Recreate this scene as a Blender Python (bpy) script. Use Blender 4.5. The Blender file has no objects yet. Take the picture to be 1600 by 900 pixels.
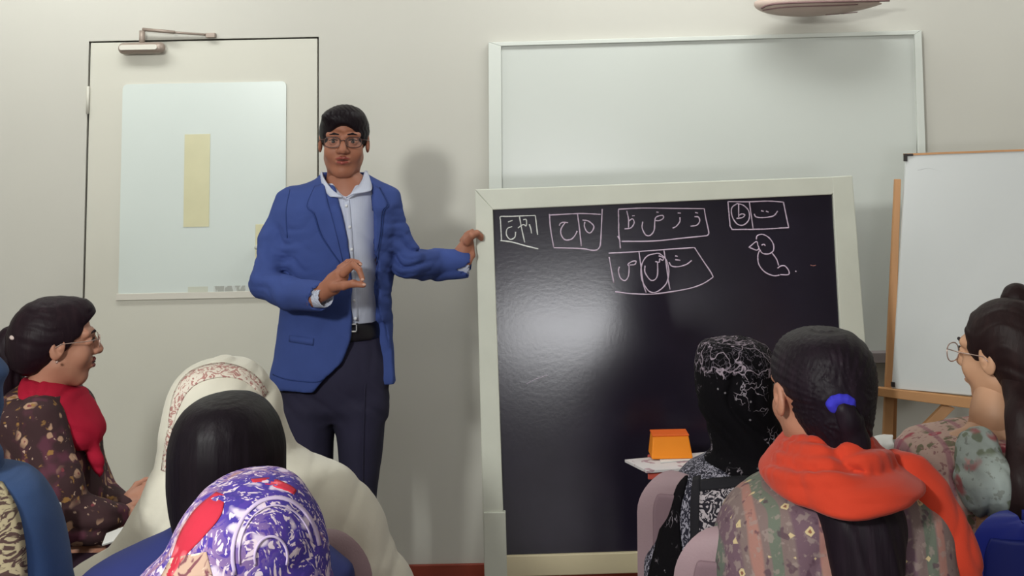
import bpy, bmesh, math, random
import numpy as np
from mathutils import Vector, Matrix
random.seed(7)
C = bpy.context.scene.collection
SC = bpy.context.scene
# ------------------------------------------------------------------ camera
FPX = 1900.0; CYP = -22.0; PITCH = math.atan(FPX*6.8e-5); ROLL = 0.02
CAM = Vector((0, 0, 1.62))
Fw = Vector((0, math.cos(PITCH), math.sin(PITCH)))
U0 = Vector((0, -math.sin(PITCH), math.cos(PITCH))); R0 = Vector((1, 0, 0))
Rt = R0*math.cos(ROLL) - U0*math.sin(ROLL)
Up = R0*math.sin(ROLL) + U0*math.cos(ROLL)
cd = bpy.data.cameras.new('camera'); cam = bpy.data.objects.new('camera', cd); C.objects.link(cam)
cd.sensor_width = 36; cd.lens = FPX/1600*36; cd.shift_y = -(450-CYP)/1600; cd.clip_start = .05
m = Matrix((Rt, Up, -Fw)).transposed().to_4x4(); m.translation = CAM
cam.matrix_world = m; SC.camera = cam
# ------------------------------------------------------------------ world, light, exposure
SC.view_settings.view_transform = 'Standard'; SC.view_settings.look = 'None'
SC.view_settings.gamma = 1; SC.view_settings.use_curve_mapping = False
SC.view_settings.exposure = 0.15
w = bpy.data.worlds.new('world'); SC.world = w; w.use_nodes = True
w.node_tree.nodes['Background'].inputs[0].default_value = (.9, .76, .72, 1)
w.node_tree.nodes['Background'].inputs[1].default_value = .2
def area(name, loc, target, sx, sy, power, col):
    l = bpy.data.lights.new(name, 'AREA'); l.shape = 'RECTANGLE'; l.size = sx; l.size_y = sy
    l.energy = power; l.color = col
    o = bpy.data.objects.new(name, l); C.objects.link(o); o.location = loc
    o.rotation_euler = (Vector(target)-Vector(loc)).to_track_quat('-Z', 'Y').to_euler()
    return o
area('key_lamp', (-1.5, -.3, 2.45), (-.2, 4.5, 1.5), .3, .3, 84, (.97, 1, .95))
area('ceiling_lamp', (-1.7, 3.9, 2.84), (-1.7, 4.6, 1.7), 1.3, .3, 15, (.97, 1, .97))
area('ceiling_lamp', (.6, 3.9, 2.84), (.6, 4.6, 1.7), 1.3, .3, 15, (.97, 1, .97))
area('ceiling_lamp', (2.6, 3.8, 2.84), (2.6, 4.5, 1.7), 1.0, .3, 10, (.97, 1, .97))
area('ceiling_lamp', (-.2, .4, 2.86), (-.2, .4, 0), 1.6, .6, 10, (1, .93, .9))
area('board_highlight_light', (.50, -3.9, 1.12), (.50, 0, 1.12), 1.35, .42, 45, (.97, .98, 1))  # added source behind the camera, placed to give the blackboard its highlight

# ------------------------------------------------------------------ projection helpers
def P(px, py, Y):
    d = Fw + Rt*((px-800)/FPX) - Up*((py-CYP)/FPX)
    return CAM + d*(Y/d.y)
def ray(px, py):
    return (Fw + Rt*((px-800)/FPX) - Up*((py-CYP)/FPX)).normalized()
def S(p):
    return FPX/((Vector(p)-CAM).dot(Fw))
def onplane(px, py, o, n):
    d = ray(px, py); return CAM + d*((o-CAM).dot(n)/d.dot(n))
# ------------------------------------------------------------------ materials
def lin(c):
    return tuple(((x/255)/12.92 if x/255 <= .04045 else ((x/255+.055)/1.055)**2.4) for x in c) + (1,)
def mat(name, col, rough=.7, layers=(), bump=None, metal=0, spec=.4, vary=0.0, vscale=3, sheen=0, emit=None, alpha=None, stretch=None, coat=0):
    """layers: (kind, scale, lo, hi, colour, opts)"""
    M = bpy.data.materials.new(name); M.use_nodes = True; nt = M.node_tree; N = nt.nodes; L = nt.links
    B = N['Principled BSDF']; B.inputs['Roughness'].default_value = rough; B.inputs['Metallic'].default_value = metal
    B.inputs['Specular IOR Level'].default_value = spec
    if sheen: B.inputs['Sheen Weight'].default_value = sheen
    if coat: B.inputs['Coat Weight'].default_value = coat; B.inputs['Coat Roughness'].default_value = .15
    tc = N.new('ShaderNodeTexCoord'); mp = N.new('ShaderNodeMapping'); L.new(tc.outputs['Object'], mp.inputs[0])
    if stretch: mp.inputs['Scale'].default_value = stretch
    rgb = N.new('ShaderNodeRGB'); rgb.outputs[0].default_value = lin(col); cur = rgb.outputs[0]
    if vary:
        n = N.new('ShaderNodeTexNoise'); n.inputs['Scale'].default_value = vscale; n.inputs['Detail'].default_value = 5
        L.new(mp.outputs[0], n.inputs['Vector'])
        mr = N.new('ShaderNodeMapRange'); mr.inputs[1].default_value = .25; mr.inputs[2].default_value = .75
        mr.inputs[3].default_value = 1-vary; mr.inputs[4].default_value = 1+vary; L.new(n.outputs[0], mr.inputs[0])
        vm = N.new('ShaderNodeVectorMath'); vm.operation = 'SCALE'; L.new(cur, vm.inputs[0]); L.new(mr.outputs[0], vm.inputs['Scale'])
        cur = vm.outputs[0]
    for ly in layers:
        kind, sc, lo, hi, colr = ly[:5]; o = ly[5] if len(ly) > 5 else {}
        vec = mp.outputs[0]
        if 'st' in o or 'rot' in o:
            m2 = N.new('ShaderNodeMapping'); m2.inputs['Scale'].default_value = o.get('st', (1,1,1)); m2.inputs['Rotation'].default_value = o.get('rot', (0,0,0))
            m2.inputs['Location'].default_value = o.get('off', (0,0,0))
            L.new(tc.outputs['Object'], m2.inputs[0]); vec = m2.outputs[0]
        if kind == 'noise':
            n = N.new('ShaderNodeTexNoise'); n.inputs['Scale'].default_value = sc; n.inputs['Detail'].default_value = o.get('det', 2)
            n.inputs['Distortion'].default_value = o.get('dis', 0); L.new(vec, n.inputs['Vector']); f = n.outputs[0]
        elif kind == 'vor':
            n = N.new('ShaderNodeTexVoronoi'); n.inputs['Scale'].default_value = sc; n.distance = o.get('met', 'EUCLIDEAN')
            n.inputs['Randomness'].default_value = o.get('rnd', 1); n.feature = o.get('feat', 'F1')
            v2 = vec
            if o.get('warp'):
                nz = N.new('ShaderNodeTexNoise'); nz.inputs['Scale'].default_value = sc*1.3; L.new(vec, nz.inputs['Vector'])
                vs = N.new('ShaderNodeVectorMath'); vs.operation = 'MULTIPLY_ADD'; L.new(nz.outputs['Color'], vs.inputs[0])
                vs.inputs[1].default_value = (o['warp'],)*3; L.new(vec, vs.inputs[2]); v2 = vs.outputs[0]
            L.new(v2, n.inputs['Vector']); f = n.outputs['Distance']
        elif kind == 'wave':
            n = N.new('ShaderNodeTexWave'); n.inputs['Scale'].default_value = sc; n.inputs['Distortion'].default_value = o.get('dis', 0)
            n.bands_direction = o.get('dir', 'X'); n.inputs['Detail'].default_value = o.get('det', 1); n.inputs['Detail Scale'].default_value = o.get('ds', 1)
            n.wave_type = o.get('wt', 'BANDS')
            L.new(vec, n.inputs['Vector']); f = n.outputs['Fac']
        mr = N.new('ShaderNodeMapRange'); mr.inputs[1].default_value = lo; mr.inputs[2].default_value = hi
        mr.inputs[3].default_value = 0; mr.inputs[4].default_value = o.get('amt', 1); L.new(f, mr.inputs[0]); fac = mr.outputs[0]
        if 'mask' in o:      # (scale, lo, hi)
            ms = o['mask']; n2 = N.new('ShaderNodeTexNoise'); n2.inputs['Scale'].default_value = ms[0]; L.new(tc.outputs['Object'], n2.inputs['Vector'])
            r2 = N.new('ShaderNodeMapRange'); r2.inputs[1].default_value = ms[1]; r2.inputs[2].default_value = ms[2]; L.new(n2.outputs[0], r2.inputs[0])
            mm = N.new('ShaderNodeMath'); mm.operation = 'MULTIPLY'; L.new(fac, mm.inputs[0]); L.new(r2.outputs[0], mm.inputs[1]); fac = mm.outputs[0]
        mx = N.new('ShaderNodeMix'); mx.data_type = 'RGBA'; L.new(fac, mx.inputs[0]); L.new(cur, mx.inputs[6]); mx.inputs[7].default_value = lin(colr)
        cur = mx.outputs[2]
    L.new(cur, B.inputs['Base Color'])
    if bump:
        n = N.new('ShaderNodeTexNoise'); n.inputs['Scale'].default_value = bump[0]; n.inputs['Detail'].default_value = 3; L.new(mp.outputs[0], n.inputs['Vector'])
        b = N.new('ShaderNodeBump'); b.inputs['Strength'].default_value = bump[1]; b.inputs['Distance'].default_value = bump[2] if len(bump) > 2 else .01
        L.new(n.outputs[0], b.inputs['Height']); L.new(b.outputs[0], B.inputs['Normal'])
    if emit: B.inputs['Emission Color'].default_value = lin(col); B.inputs['Emission Strength'].default_value = emit
    if alpha is not None: B.inputs['Alpha'].default_value = alpha
    return M
# ------------------------------------------------------------------ objects
def tag(o, label=None, cat=None, group=None, kind=None):
    if label: o['label'] = label
    if cat: o['category'] = cat
    if group: o['group'] = group
    if kind: o['kind'] = kind
    return o
def thing(name, loc, label, cat, group=None):
    o = bpy.data.objects.new(name, None); C.objects.link(o); o.location = loc; o.empty_display_size = .1
    return tag(o, label, cat, group)
def origin(par):
    v = Vector((0,0,0))
    while par: v += par.location; par = par.parent
    return v
def mobj(name, verts, faces, m, parent=None, smooth=True):
    """world-space verts -> one mesh object, local to its parent"""
    o0 = origin(parent)
    v = np.asarray(verts, dtype=float).reshape(-1, 3)
    if parent is None:
        loc = Vector(((v[:,0].min()+v[:,0].max())/2, (v[:,1].min()+v[:,1].max())/2, v[:,2].min()))
    else: loc = Vector((0,0,0))
    off = o0 + loc
    me = bpy.data.meshes.new(name)
    me.from_pydata((v - np.array(off)).tolist(), [], faces if isinstance(faces, list) else faces.tolist())
    me.validate(); me.update()
    if smooth: me.polygons.foreach_set('use_smooth', [True]*len(me.polygons))
    me.materials.append(m)
    o = bpy.data.objects.new(name, me); C.objects.link(o); o.location = loc
    if parent: o.parent = parent
    return o
class MB:
    def __init__(s): s.v = []; s.f = []
    def add(s, v, f):
        n = len(s.v); s.v += [tuple(x) for x in v]; s.f += [tuple(i+n for i in q) for q in f]; return s
    def box(s, lo, hi):
        x0,y0,z0 = lo; x1,y1,z1 = hi
        return s.hexa([(x0,y0,z0),(x1,y0,z0),(x1,y0,z1),(x0,y0,z1)], [(x0,y1,z0),(x1,y1,z0),(x1,y1,z1),(x0,y1,z1)])
    def hexa(s, a, b):
        return s.add(list(a)+list(b), [(0,1,2,3),(7,6,5,4),(0,4,5,1),(1,5,6,2),(2,6,7,3),(3,7,4,0)])
    def tube(s, pts, r, n=8, cap=True):
        pts = [Vector(p) for p in pts]; rs = r if isinstance(r, (list, tuple)) else [r]*len(pts)
        V = []; prev = None
        for i, p in enumerate(pts):
            t = (pts[min(i+1, len(pts)-1)] - pts[max(i-1, 0)]).normalized()
            a = t.cross(Vector((0,0,1)) if abs(t.z) < .9 else Vector((1,0,0))).normalized() if prev is None else (prev - t*prev.dot(t)).normalized()
            prev = a; b = t.cross(a)
            for k in range(n):
                g = 2*math.pi*k/n; V.append(p + (a*math.cos(g) + b*math.sin(g))*rs[i])
        F = []
        for i in range(len(pts)-1):
            for k in range(n): F.append((i*n+k, i*n+(k+1)%n, (i+1)*n+(k+1)%n, (i+1)*n+k))
        if cap: F.append(tuple(range(n-1, -1, -1))); F.append(tuple((len(pts)-1)*n+k for k in range(n)))
        return s.add(V, F)
    def build(s, name, m, parent=None, smooth=False, bevel=0):
        o = mobj(name, s.v, s.f, m, parent, smooth)
        if bevel:
            b = o.modifiers.new('bevel', 'BEVEL'); b.width = bevel; b.segments = 2; b.limit_method = 'ANGLE'
        return o
def slab(mb, quad, n, t):
    """four world points extruded by -n*t (n points to the viewer)"""
    n = Vector(n).normalized(); q = [Vector(p) for p in quad]
    return mb.hexa(q, [p - n*t for p in q])
def spl(pts, n=6):
    """catmull-rom through tuples"""
    p = [np.array(x, float) for x in pts]; out = []
    if len(p) < 3: 
        return [tuple(p[0]+(p[1]-p[0])*i/n) for i in range(n+1)]
    q = [2*p[0]-p[1]] + p + [2*p[-1]-p[-2]]
    for i in range(1, len(q)-2):
        for k in range(n):
            t = k/n
            out.append(tuple(.5*((2*q[i]) + (-q[i-1]+q[i+1])*t + (2*q[i-1]-5*q[i]+4*q[i+1]-q[i+2])*t*t + (-q[i-1]+3*q[i]-3*q[i+1]+q[i+2])*t**3)))
    out.append(tuple(p[-1])); return out
# ------------------------------------------------------------------ signed-distance modelling
def hinterp(x, xs, ys):
    xs = np.asarray(xs, float); ys = np.asarray(ys, float)
    if len(xs) < 3: return np.interp(x, xs, ys)
    d = np.diff(ys)/np.diff(xs); mm = np.empty_like(ys); mm[0] = d[0]; mm[-1] = d[-1]
    mm[1:-1] = np.where(d[:-1]*d[1:] > 0, 2*d[:-1]*d[1:]/(d[:-1]+d[1:]+1e-12*np.sign(d[:-1]+1e-20)), 0)
    i = np.clip(np.searchsorted(xs, x)-1, 0, len(xs)-2); h = xs[i+1]-xs[i]; t = np.clip((x-xs[i])/h, 0, 1)
    return (2*t**3-3*t**2+1)*ys[i] + (t**3-2*t**2+t)*h*mm[i] + (-2*t**3+3*t**2)*ys[i+1] + (t**3-t**2)*h*mm[i+1]
def I3(): return np.eye(3)
class Blob:
    def __init__(s, T=None): s.p = []; s.T = T or (lambda v: Vector(v)); s.R = np.eye(3); s.sc = 1.0; s.disp = None; s.cl = []
    def frame(s, loc, yaw=0, pitch=0, roll=0, sc=1.0):
        R = Matrix.Rotation(math.radians(yaw), 3, 'Z') @ Matrix.Rotation(math.radians(pitch), 3, 'X') @ Matrix.Rotation(math.radians(roll), 3, 'Y')
        s.R = np.array(R); s.sc = sc; loc = Vector(loc); s.T = lambda v: loc + R @ (Vector(v)*sc); return s
    def _ell(s, c, r, R, k, op):
        c = np.array(c, float); r = np.array(r, float)
        def f(X):
            q = (X - c) @ R      # world->local (R columns = local axes)
            k0 = np.sqrt(((q/r)**2).sum(-1)); k1 = np.sqrt(((q/(r*r))**2).sum(-1))+1e-9
            return k0*(k0-1)/k1
        e = np.sqrt(((R*r)**2).sum(1))
        s.p.append((f, c-e, c+e, k, op)); return s
    def e(s, c, r, k=.012, op='+', rot=0, ax='Y'):          # local frame, metres
        R = s.R
        if rot: R = R @ np.array(Matrix.Rotation(math.radians(rot), 3, ax))
        return s._ell(s.T(c), np.array(r)*s.sc, R, k*s.sc, op)
    def pe(s, c, r, k=.012, op='+', rot=0):                 # centre (px,py,Y); radii px, metres, px ; rot degrees clockwise in the picture
        w = P(*c); q = S(w)
        return s._ell(w, (r[0]/q, r[1], r[2]/q), np.array(Matrix.Rotation(math.radians(rot), 3, 'Y')), k, op)
    def _cap(s, a, b, ra, rb, k, op, fy=1.0):
        a = np.array(a, float); b = np.array(b, float); ab = b-a; sc = np.array((1, fy, 1))
        ab2 = ab*sc; L = (ab2*ab2).sum()+1e-12
        def f(X):
            q = (X-a)*sc; t = np.clip((q@ab2)/L, 0, 1)
            return np.sqrt(((q - t[..., None]*ab2)**2).sum(-1)) - (ra + (rb-ra)*t)
        r = max(ra, rb)/min(1, fy)
        s.p.append((f, np.minimum(a, b)-r, np.maximum(a, b)+r, k, op)); return s
    def c(s, pts, r, k=.012, op='+', fy=1.0):               # chain, local metres
        r = r if isinstance(r, (list, tuple)) else [r]*len(pts)
        for i in range(len(pts)-1): s._cap(s.T(pts[i]), s.T(pts[i+1]), r[i]*s.sc, r[i+1]*s.sc, k*s.sc, op, fy)
        return s
    def pc(s, pts, k=.012, op='+', fy=1.0):                 # chain of (px,py,Y,r_px)
        W = [P(*q[:3]) for q in pts]; r = [q[3]/S(w) for q, w in zip(pts, W)]
        for i in range(len(pts)-1): s._cap(W[i], W[i+1], r[i], r[i+1], k, op, fy)
        return s
    def loft(s, rows, k=.015, op='+', n=2.0, px=True):
        """rows: (py, pxL, pxR, Y, ry) top to bottom, or world (z, x0, x1, y, ry) with px=False"""
        R = []
        for r in rows:
            if px:
                a = P(r[1], r[0], r[3]); b = P(r[2], r[0], r[3]); R.append(((a.z+b.z)/2, (a.x+b.x)/2, (b.x-a.x)/2, r[3], r[4]))
            else: R.append((r[0], (r[1]+r[2])/2, (r[2]-r[1])/2, r[3], r[4]))
        R.sort(); A = np.array(R); z0, z1 = A[0,0], A[-1,0]
        def f(X):
            z = X[..., 2]; zz = np.clip(z, z0, z1)
            xc = hinterp(zz, A[:,0], A[:,1]); rx = hinterp(zz, A[:,0], A[:,2]); yc = hinterp(zz, A[:,0], A[:,3]); ry = hinterp(zz, A[:,0], A[:,4])
            rx = np.maximum(rx, 1e-3); ry = np.maximum(ry, 1e-3)
            dx = np.abs(X[...,0]-xc)/rx; dy = np.abs(X[...,1]-yc)/ry
            g = (dx**n + dy**n)**(1/n); d = (g-1)*np.minimum(rx, ry)
            dz = np.maximum(z-z1, z0-z)
            return np.where(dz > 0, np.sqrt(np.maximum(d, 0)**2 + dz**2) , np.maximum(d, dz*1.0))
        lo = np.array(((A[:,1]-A[:,2]).min(), (A[:,3]-A[:,4]).min(), z0)); hi = np.array(((A[:,1]+A[:,2]).max(), (A[:,3]+A[:,4]).max(), z1))
        s.p.append((f, lo, hi, k, op)); return s
    def half(s, pt, n):                                     # keep the side opposite to n
        s.cl.append((np.array(pt, float), np.array(Vector(n).normalized()))); return s
    def ev(s, X):
        X = np.asarray(X, float); d = np.full(X.shape[:-1], 1.0)
        for f, lo, hi, k, op in s.p: d = s._mix(d, f(X), k, op)
        for p, n in s.cl: d = np.maximum(d, (X-p)@n)
        if s.disp: d = d + s.disp(X)
        return d
    @staticmethod
    def _mix(d, g, k, op):
        if op == '+':
            h = np.clip(.5+.5*(d-g)/k, 0, 1); return d + (g-d)*h - k*h*(1-h)
        g = -g; h = np.clip(.5-.5*(d-g)/k, 0, 1); return d + (g-d)*h + k*h*(1-h)
    def arrays(s, res):
        lo = np.min([p[1] for p in s.p if p[4] == '+'], 0)-3*res-.01; hi = np.max([p[2] for p in s.p if p[4] == '+'], 0)+3*res+.01
        n = np.ceil((hi-lo)/res).astype(int)+1
        ax = [lo[i]+res*np.arange(n[i]) for i in range(3)]
        D = np.full(n, 1.0)
        for f, a, b, k, op in s.p:
            pad = k*1.2+3*res
            i0 = np.clip(np.floor((a-pad-lo)/res).astype(int), 0, n); i1 = np.clip(np.ceil((b+pad-lo)/res).astype(int)+1, 0, n)
            if (i1 <= i0).any(): continue
            sl = tuple(slice(i0[i], i1[i]) for i in range(3))
            G = np.stack(np.meshgrid(*[ax[i][sl[i]] for i in range(3)], indexing='ij'), -1)
            D[sl] = s._mix(D[sl], f(G), k, op)
        if s.cl or s.disp:
            near = np.abs(D) < max(.06, 4*res) if not s.cl else np.ones(D.shape, bool)
            I = np.argwhere(near); X = lo + I*res; v = D[near]
            for p, nn in s.cl: v = np.maximum(v, (X-p)@nn)
            if s.disp: v = v + s.disp(X)
            D[near] = v
        D[0]=D[-1]=1; D[:,0]=D[:,-1]=1; D[:,:,0]=D[:,:,-1]=1
        ins = D < 0
        nx, ny, nz = n
        cell = np.zeros((nx-1, ny-1, nz-1), int)
        for a in (0,1):
            for b in (0,1):
                for c_ in (0,1): cell += ins[a:nx-1+a, b:ny-1+b, c_:nz-1+c_]
        act = (cell > 0) & (cell < 8); ids = np.full(act.shape, -1); I = np.argwhere(act); ids[act] = np.arange(len(I))
        acc = np.zeros((len(I), 3)); cnt = np.zeros(len(I))
        offs = [(a,b,c_) for a in (0,1) for b in (0,1) for c_ in (0,1)]
        for a in offs:
            for ax_ in range(3):
                if a[ax_] == 1: continue
                b = list(a); b[ax_] = 1
                va = D[tuple((I+a).T)]; vb = D[tuple((I+b).T)]; mk = (va < 0) != (vb < 0)
                t = va/(va-vb+1e-15*(va == vb)); q = np.array(a, float)+np.zeros((len(I), 3)); q[:, ax_] = t
                acc[mk] += q[mk]; cnt[mk] += 1
        V = lo + (I + acc/cnt[:, None])*res
        F = []
        for ax_ in range(3):
            u, v = [(1,2),(2,0),(0,1)][ax_]
            sh = [slice(1,-1)]*3; sh[ax_] = slice(0,-1)
            A = ins[tuple(sh)]; sb = list(sh); sb[ax_] = slice(1, None); Bb = ins[tuple(sb)]
            E = np.argwhere(A != Bb); 
            if not len(E): continue
            base = E.copy(); base[:, u] += 1; base[:, v] += 1; up = A[tuple(E.T)]
            def g(du, dv):
                k = base.copy(); k[:, u] -= du; k[:, v] -= dv; return ids[tuple(k.T)]
            q = np.stack([g(1,1), g(0,1), g(0,0), g(1,0)], 1)
            q[~up] = q[~up][:, ::-1]; F.append(q)
        return V, np.concatenate(F)
    def build(s, name, m, parent, res=.006):
        V, F = s.arrays(res); return mobj(name, V, F, m, parent)
    def hit(s, px, py, start=None, off=0.0):
        d = np.array(ray(px, py)); t = (start or 1.0); 
        for _ in range(90):
            q = np.array(CAM)+d*t; v = float(s.ev(q[None])[0])
            if v < .0006: break
            t += v*.7
            if t > 6: return None
        if v > .004: return None
        p = Vector(q) - Vector(d)*off
        return p
def joinv(parts):
    V = []; F = []; n = 0
    for v, f in parts: V.append(v); F.append(f+n); n += len(v)
    return np.concatenate(V), np.concatenate(F)
def cloth(amp=.004, f=30, dirv=(1,0,0), seed=0, f2=None):
    """sum-of-sines folds running across dirv"""
    a = np.array(dirv, float); a /= np.linalg.norm(a); f2 = f2 or f*.37
    b = np.cross(a, (.3,.2,.9)); b /= np.linalg.norm(b); c = np.cross(a, b)
    def g(X):
        u = X@a; v = X@b; w_ = X@c
        ph = seed + 1.7*np.sin(v*f2*1.3+seed) + 1.3*np.sin(w_*f2+seed*2)
        return amp*(np.sin(u*f+ph) + .5*np.sin(u*f*2.1+ph*1.7+1) )*(.6+.4*np.sin(v*f2+w_*f2*.7+seed))
    return g
def crease(amp=.006, f=30, dirv=(1,0,0), seed=0, w=1.5):
    a = np.array(dirv, float); a /= np.linalg.norm(a); b = np.cross(a, (.3,.9,.2)); b /= np.linalg.norm(b)
    def g(X):
        u = X@a; v = X@b; ph = seed + w*np.sin(v*f*.35+seed) + .8*np.sin(v*f*.9+u*f*.3+seed*2)
        s_ = np.sin(u*f+ph); t = np.sin(u*f*1.9+ph*1.4+2)
        return amp*((1-np.abs(s_))**2*1.1 + .5*(1-np.abs(t))**2 - .45)*(.65+.35*np.sin(v*f*.4+seed))
    return g
def strip(name, bl, A, B, m, parent, off=.003, n=16, mcount=5, thick=.003, start=None):
    """ribbon between two picture polylines laid on the blob's surface; real thickness"""
    def rs(L, n):
        L = spl(L, 8); L = np.array(L); d = np.r_[0, np.cumsum(np.linalg.norm(np.diff(L, axis=0), axis=1))]
        t = np.linspace(0, d[-1], n+1); return np.stack([np.interp(t, d, L[:,i]) for i in (0,1)], 1)
    a = rs(A, n); b = rs(B, n); V = []; last = None
    for i in range(n+1):
        for j in range(mcount+1):
            q = a[i] + (b[i]-a[i])*j/mcount
            h = bl.hit(q[0], q[1], start, off)
            if h is None: h = last if last is not None else P(q[0], q[1], 3)
            last = h; V.append(h)
    F = [(i*(mcount+1)+j, i*(mcount+1)+j+1, (i+1)*(mcount+1)+j+1, (i+1)*(mcount+1)+j) for i in range(n) for j in range(mcount)]
    # orient towards the camera
    v = [Vector(x) for x in V]; f0 = F[len(F)//2]; nn = (v[f0[1]]-v[f0[0]]).cross(v[f0[2]]-v[f0[0]])
    if nn.dot(v[f0[0]]-CAM) > 0: F = [q[::-1] for q in F]
    o = mobj(name, V, F, m, parent)
    sol = o.modifiers.new('thickness', 'SOLIDIFY'); sol.thickness = thick; sol.offset = -1
    return o
# ------------------------------------------------------------------ material library
M = {}
M['wall'] = mat('wall_paint', (192,189,181), .75, vary=.03, vscale=1.5, bump=(220,.06,.002))
M['door'] = mat('door_paint', (200,197,186), .5, vary=.02, vscale=2)
M['gap'] = mat('door_gap', (70,60,55), .8)
M['floor'] = mat('floor_tile', (120,110,100), .5, vary=.1)
M['ceil'] = mat('ceiling_paint', (215,215,208), .9)
M['base'] = mat('baseboard_wood', (128,48,30), .45, vary=.15, vscale=12, stretch=(.2,1,1))
M['poster'] = mat('poster_sheet', (205,212,208), .3, vary=.015)
M['amber'] = mat('amber_glass', (205,200,165), .3, vary=.05, vscale=8)
M['wb'] = mat('whiteboard_enamel', (200,203,198), .22, vary=.01)
M['wbf'] = mat('whiteboard_frame', (206,209,203), .45)
M['metal'] = mat('pale_handle', (196,196,184), .4, metal=.1)
M['closer'] = mat('closer_enamel', (150,135,125), .4, metal=.2)
M['closer_light'] = mat('closer_light', (205,200,190), .4)
M['dark'] = mat('dark_gap', (45,38,38), .7)
M['bb'] = mat('blackboard_slate', (30,25,38), .17, spec=.5, layers=[('noise',3,.45,.75,(50,44,60),{'det':6,'amt':.5})], bump=(90,.05,.002))
M['bbf'] = mat('board_frame_paint', (203,204,192), .5, vary=.04, vscale=9)
M['bbr'] = mat('board_rail_wood', (205,192,160), .5, vary=.08, vscale=9, stretch=(.3,1,1))
M['chalk'] = mat('chalk', (205,185,205), .95)
M['chalk_pale'] = mat('chalk_pale', (222,222,220), .95)
M['wood'] = mat('easel_wood', (190,140,95), .55, vary=.12, vscale=14, stretch=(1,1,.15))
M['woodd'] = mat('easel_wood_ledge', (182,132,86), .55, vary=.1, vscale=14, stretch=(.15,1,1))
M['fix'] = mat('fixture_pink', (190,170,160), .5, vary=.06, vscale=10)
M['fixd'] = mat('fixture_dark', (95,60,60), .6)
M['skin_m'] = mat('skin_teacher', (152,98,76), .55, vary=.04, vscale=20, bump=(300,.05,.001))
M['skin_w'] = mat('skin_left_woman', (176,124,102), .5, vary=.04, vscale=20)
M['skin_o'] = mat('skin_back_row', (170,118,96), .5, vary=.04, vscale=20)
M['skin_r'] = mat('skin_right_woman', (196,150,120), .5, vary=.04, vscale=20)
M['lip'] = mat('lips', (140,68,60), .45)
M['lipd'] = mat('mouth_line', (80,38,34), .6)
M['nail'] = mat('nail', (188,145,128), .4)
M['eye'] = mat('eye_white', (140,116,104), .5)
M['iris'] = mat('iris', (30,20,16), .15)
def hairmat(name, c, c2): return mat(name, c, .5, layers=[('noise',60,.5,.8,c2,{'st':(1,1,.06),'det':3,'amt':.6})], bump=(120,.4,.003), spec=.14, stretch=(1,1,.08))
M['hair_m'] = hairmat('hair_teacher', (22,15,20), (34,25,30))
M['hair_l'] = hairmat('hair_brown_black', (32,20,27), (50,34,40))
M['hair_b'] = hairmat('hair_black', (20,14,20), (32,24,32))
M['hair_o'] = hairmat('hair_plum_black', (26,18,26), (44,32,42))
M['hair_r'] = hairmat('hair_dark_brown', (36,23,24), (54,36,36))
M['jacket'] = mat('jacket_blue', (60,76,134), .9, vary=.05, vscale=18, bump=(500,.12,.002), spec=.15)
M['jacket_in'] = mat('jacket_seam', (34,54,112), .85)
M['shirt'] = mat('shirt_pale', (186,190,208), .8, vary=.03, vscale=20, bump=(200,.08,.002), layers=[('wave',55,.8,1,(170,176,198),{'dir':'X','amt':.35})])
M['button'] = mat('shirt_button', (215,215,220), .3)
M['belt'] = mat('belt_leather', (22,20,26), .35)
M['buckle'] = mat('buckle_steel', (205,205,210), .25, metal=.9)
M['trouser'] = mat('trousers_navy', (36,33,56), .85, vary=.08, vscale=15, bump=(400,.1,.002))
M['shoe'] = mat('shoe_black', (20,18,18), .3)
M['specs'] = mat('glasses_dark', (70,40,34), .3)
M['specs_light'] = mat('glasses_light', (185,160,150), .25, metal=.5)
gl = mat('lens_glass', (235,235,240), .05, alpha=.03); M['lens'] = gl
M['red'] = mat('scarf_crimson', (168,30,54), .85, vary=.06, vscale=30, spec=.1, bump=(300,.15,.003))
M['floral'] = mat('dress_dark_floral', (58,34,38), .85, layers=[
    ('noise',14,.52,.6,(88,44,60),{'det':2}),
    ('vor',24,.33,.27,(176,140,116),{'warp':.03,'mask':(9,.42,.5)}),
    ('vor',24,.13,.08,(120,52,60),{'warp':.03}),
    ('vor',55,.2,.14,(190,160,140),{'warp':.02,'mask':(16,.5,.58)}),
    ('noise',40,.62,.68,(150,110,60),{'det':3})], bump=(200,.1,.002))
M['white_scarf'] = mat('shawl_cream', (206,200,186), .85, vary=.05, vscale=7, sheen=.2, bump=(120,.12,.004))
M['embroid'] = mat('shawl_embroidery', (212,202,190), .85, layers=[
    ('noise',60,.52,.56,(166,118,112),{'dis':2.5,'det':2}), ('vor',90,.25,.15,(120,70,70),{'mask':(20,.5,.6)})])
M['navy'] = mat('dress_navy', (36,44,104), .85, vary=.1, vscale=8)
M['purple'] = mat('scarf_purple_print', (150,118,160), .85, layers=[
    ('noise',3.2,.50,.56,(62,48,140),{'dis':1.5,'det':1}),
    ('noise',26,.50,.545,(74,52,146),{'dis':3.5,'det':2}),
    ('vor',22,.26,.16,(204,188,210),{'warp':.05,'feat':'F1'}),
    ('noise',36,.57,.60,(214,196,208),{'dis':4,'det':2}),
    ('noise',7,.60,.66,(176,128,112),{'dis':1,'det':3,'amt':.8}),
    ], bump=(150,.12,.003))
M['scarlet'] = mat('scarf_red_border', (186,38,60), .85, vary=.12, vscale=14, layers=[('noise',22,.6,.66,(226,110,120),{'dis':1})], bump=(150,.12,.003))
M['rose'] = mat('scarf_beige_flowers', (190,158,140), .85, layers=[('noise',28,.52,.58,(120,70,80),{'dis':2}),('noise',40,.6,.64,(222,205,190),{'dis':1})])
M['blue_shawl'] = mat('shawl_teal_blue', (50,76,122), .85, vary=.1, vscale=6, bump=(300,.15,.003))
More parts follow.
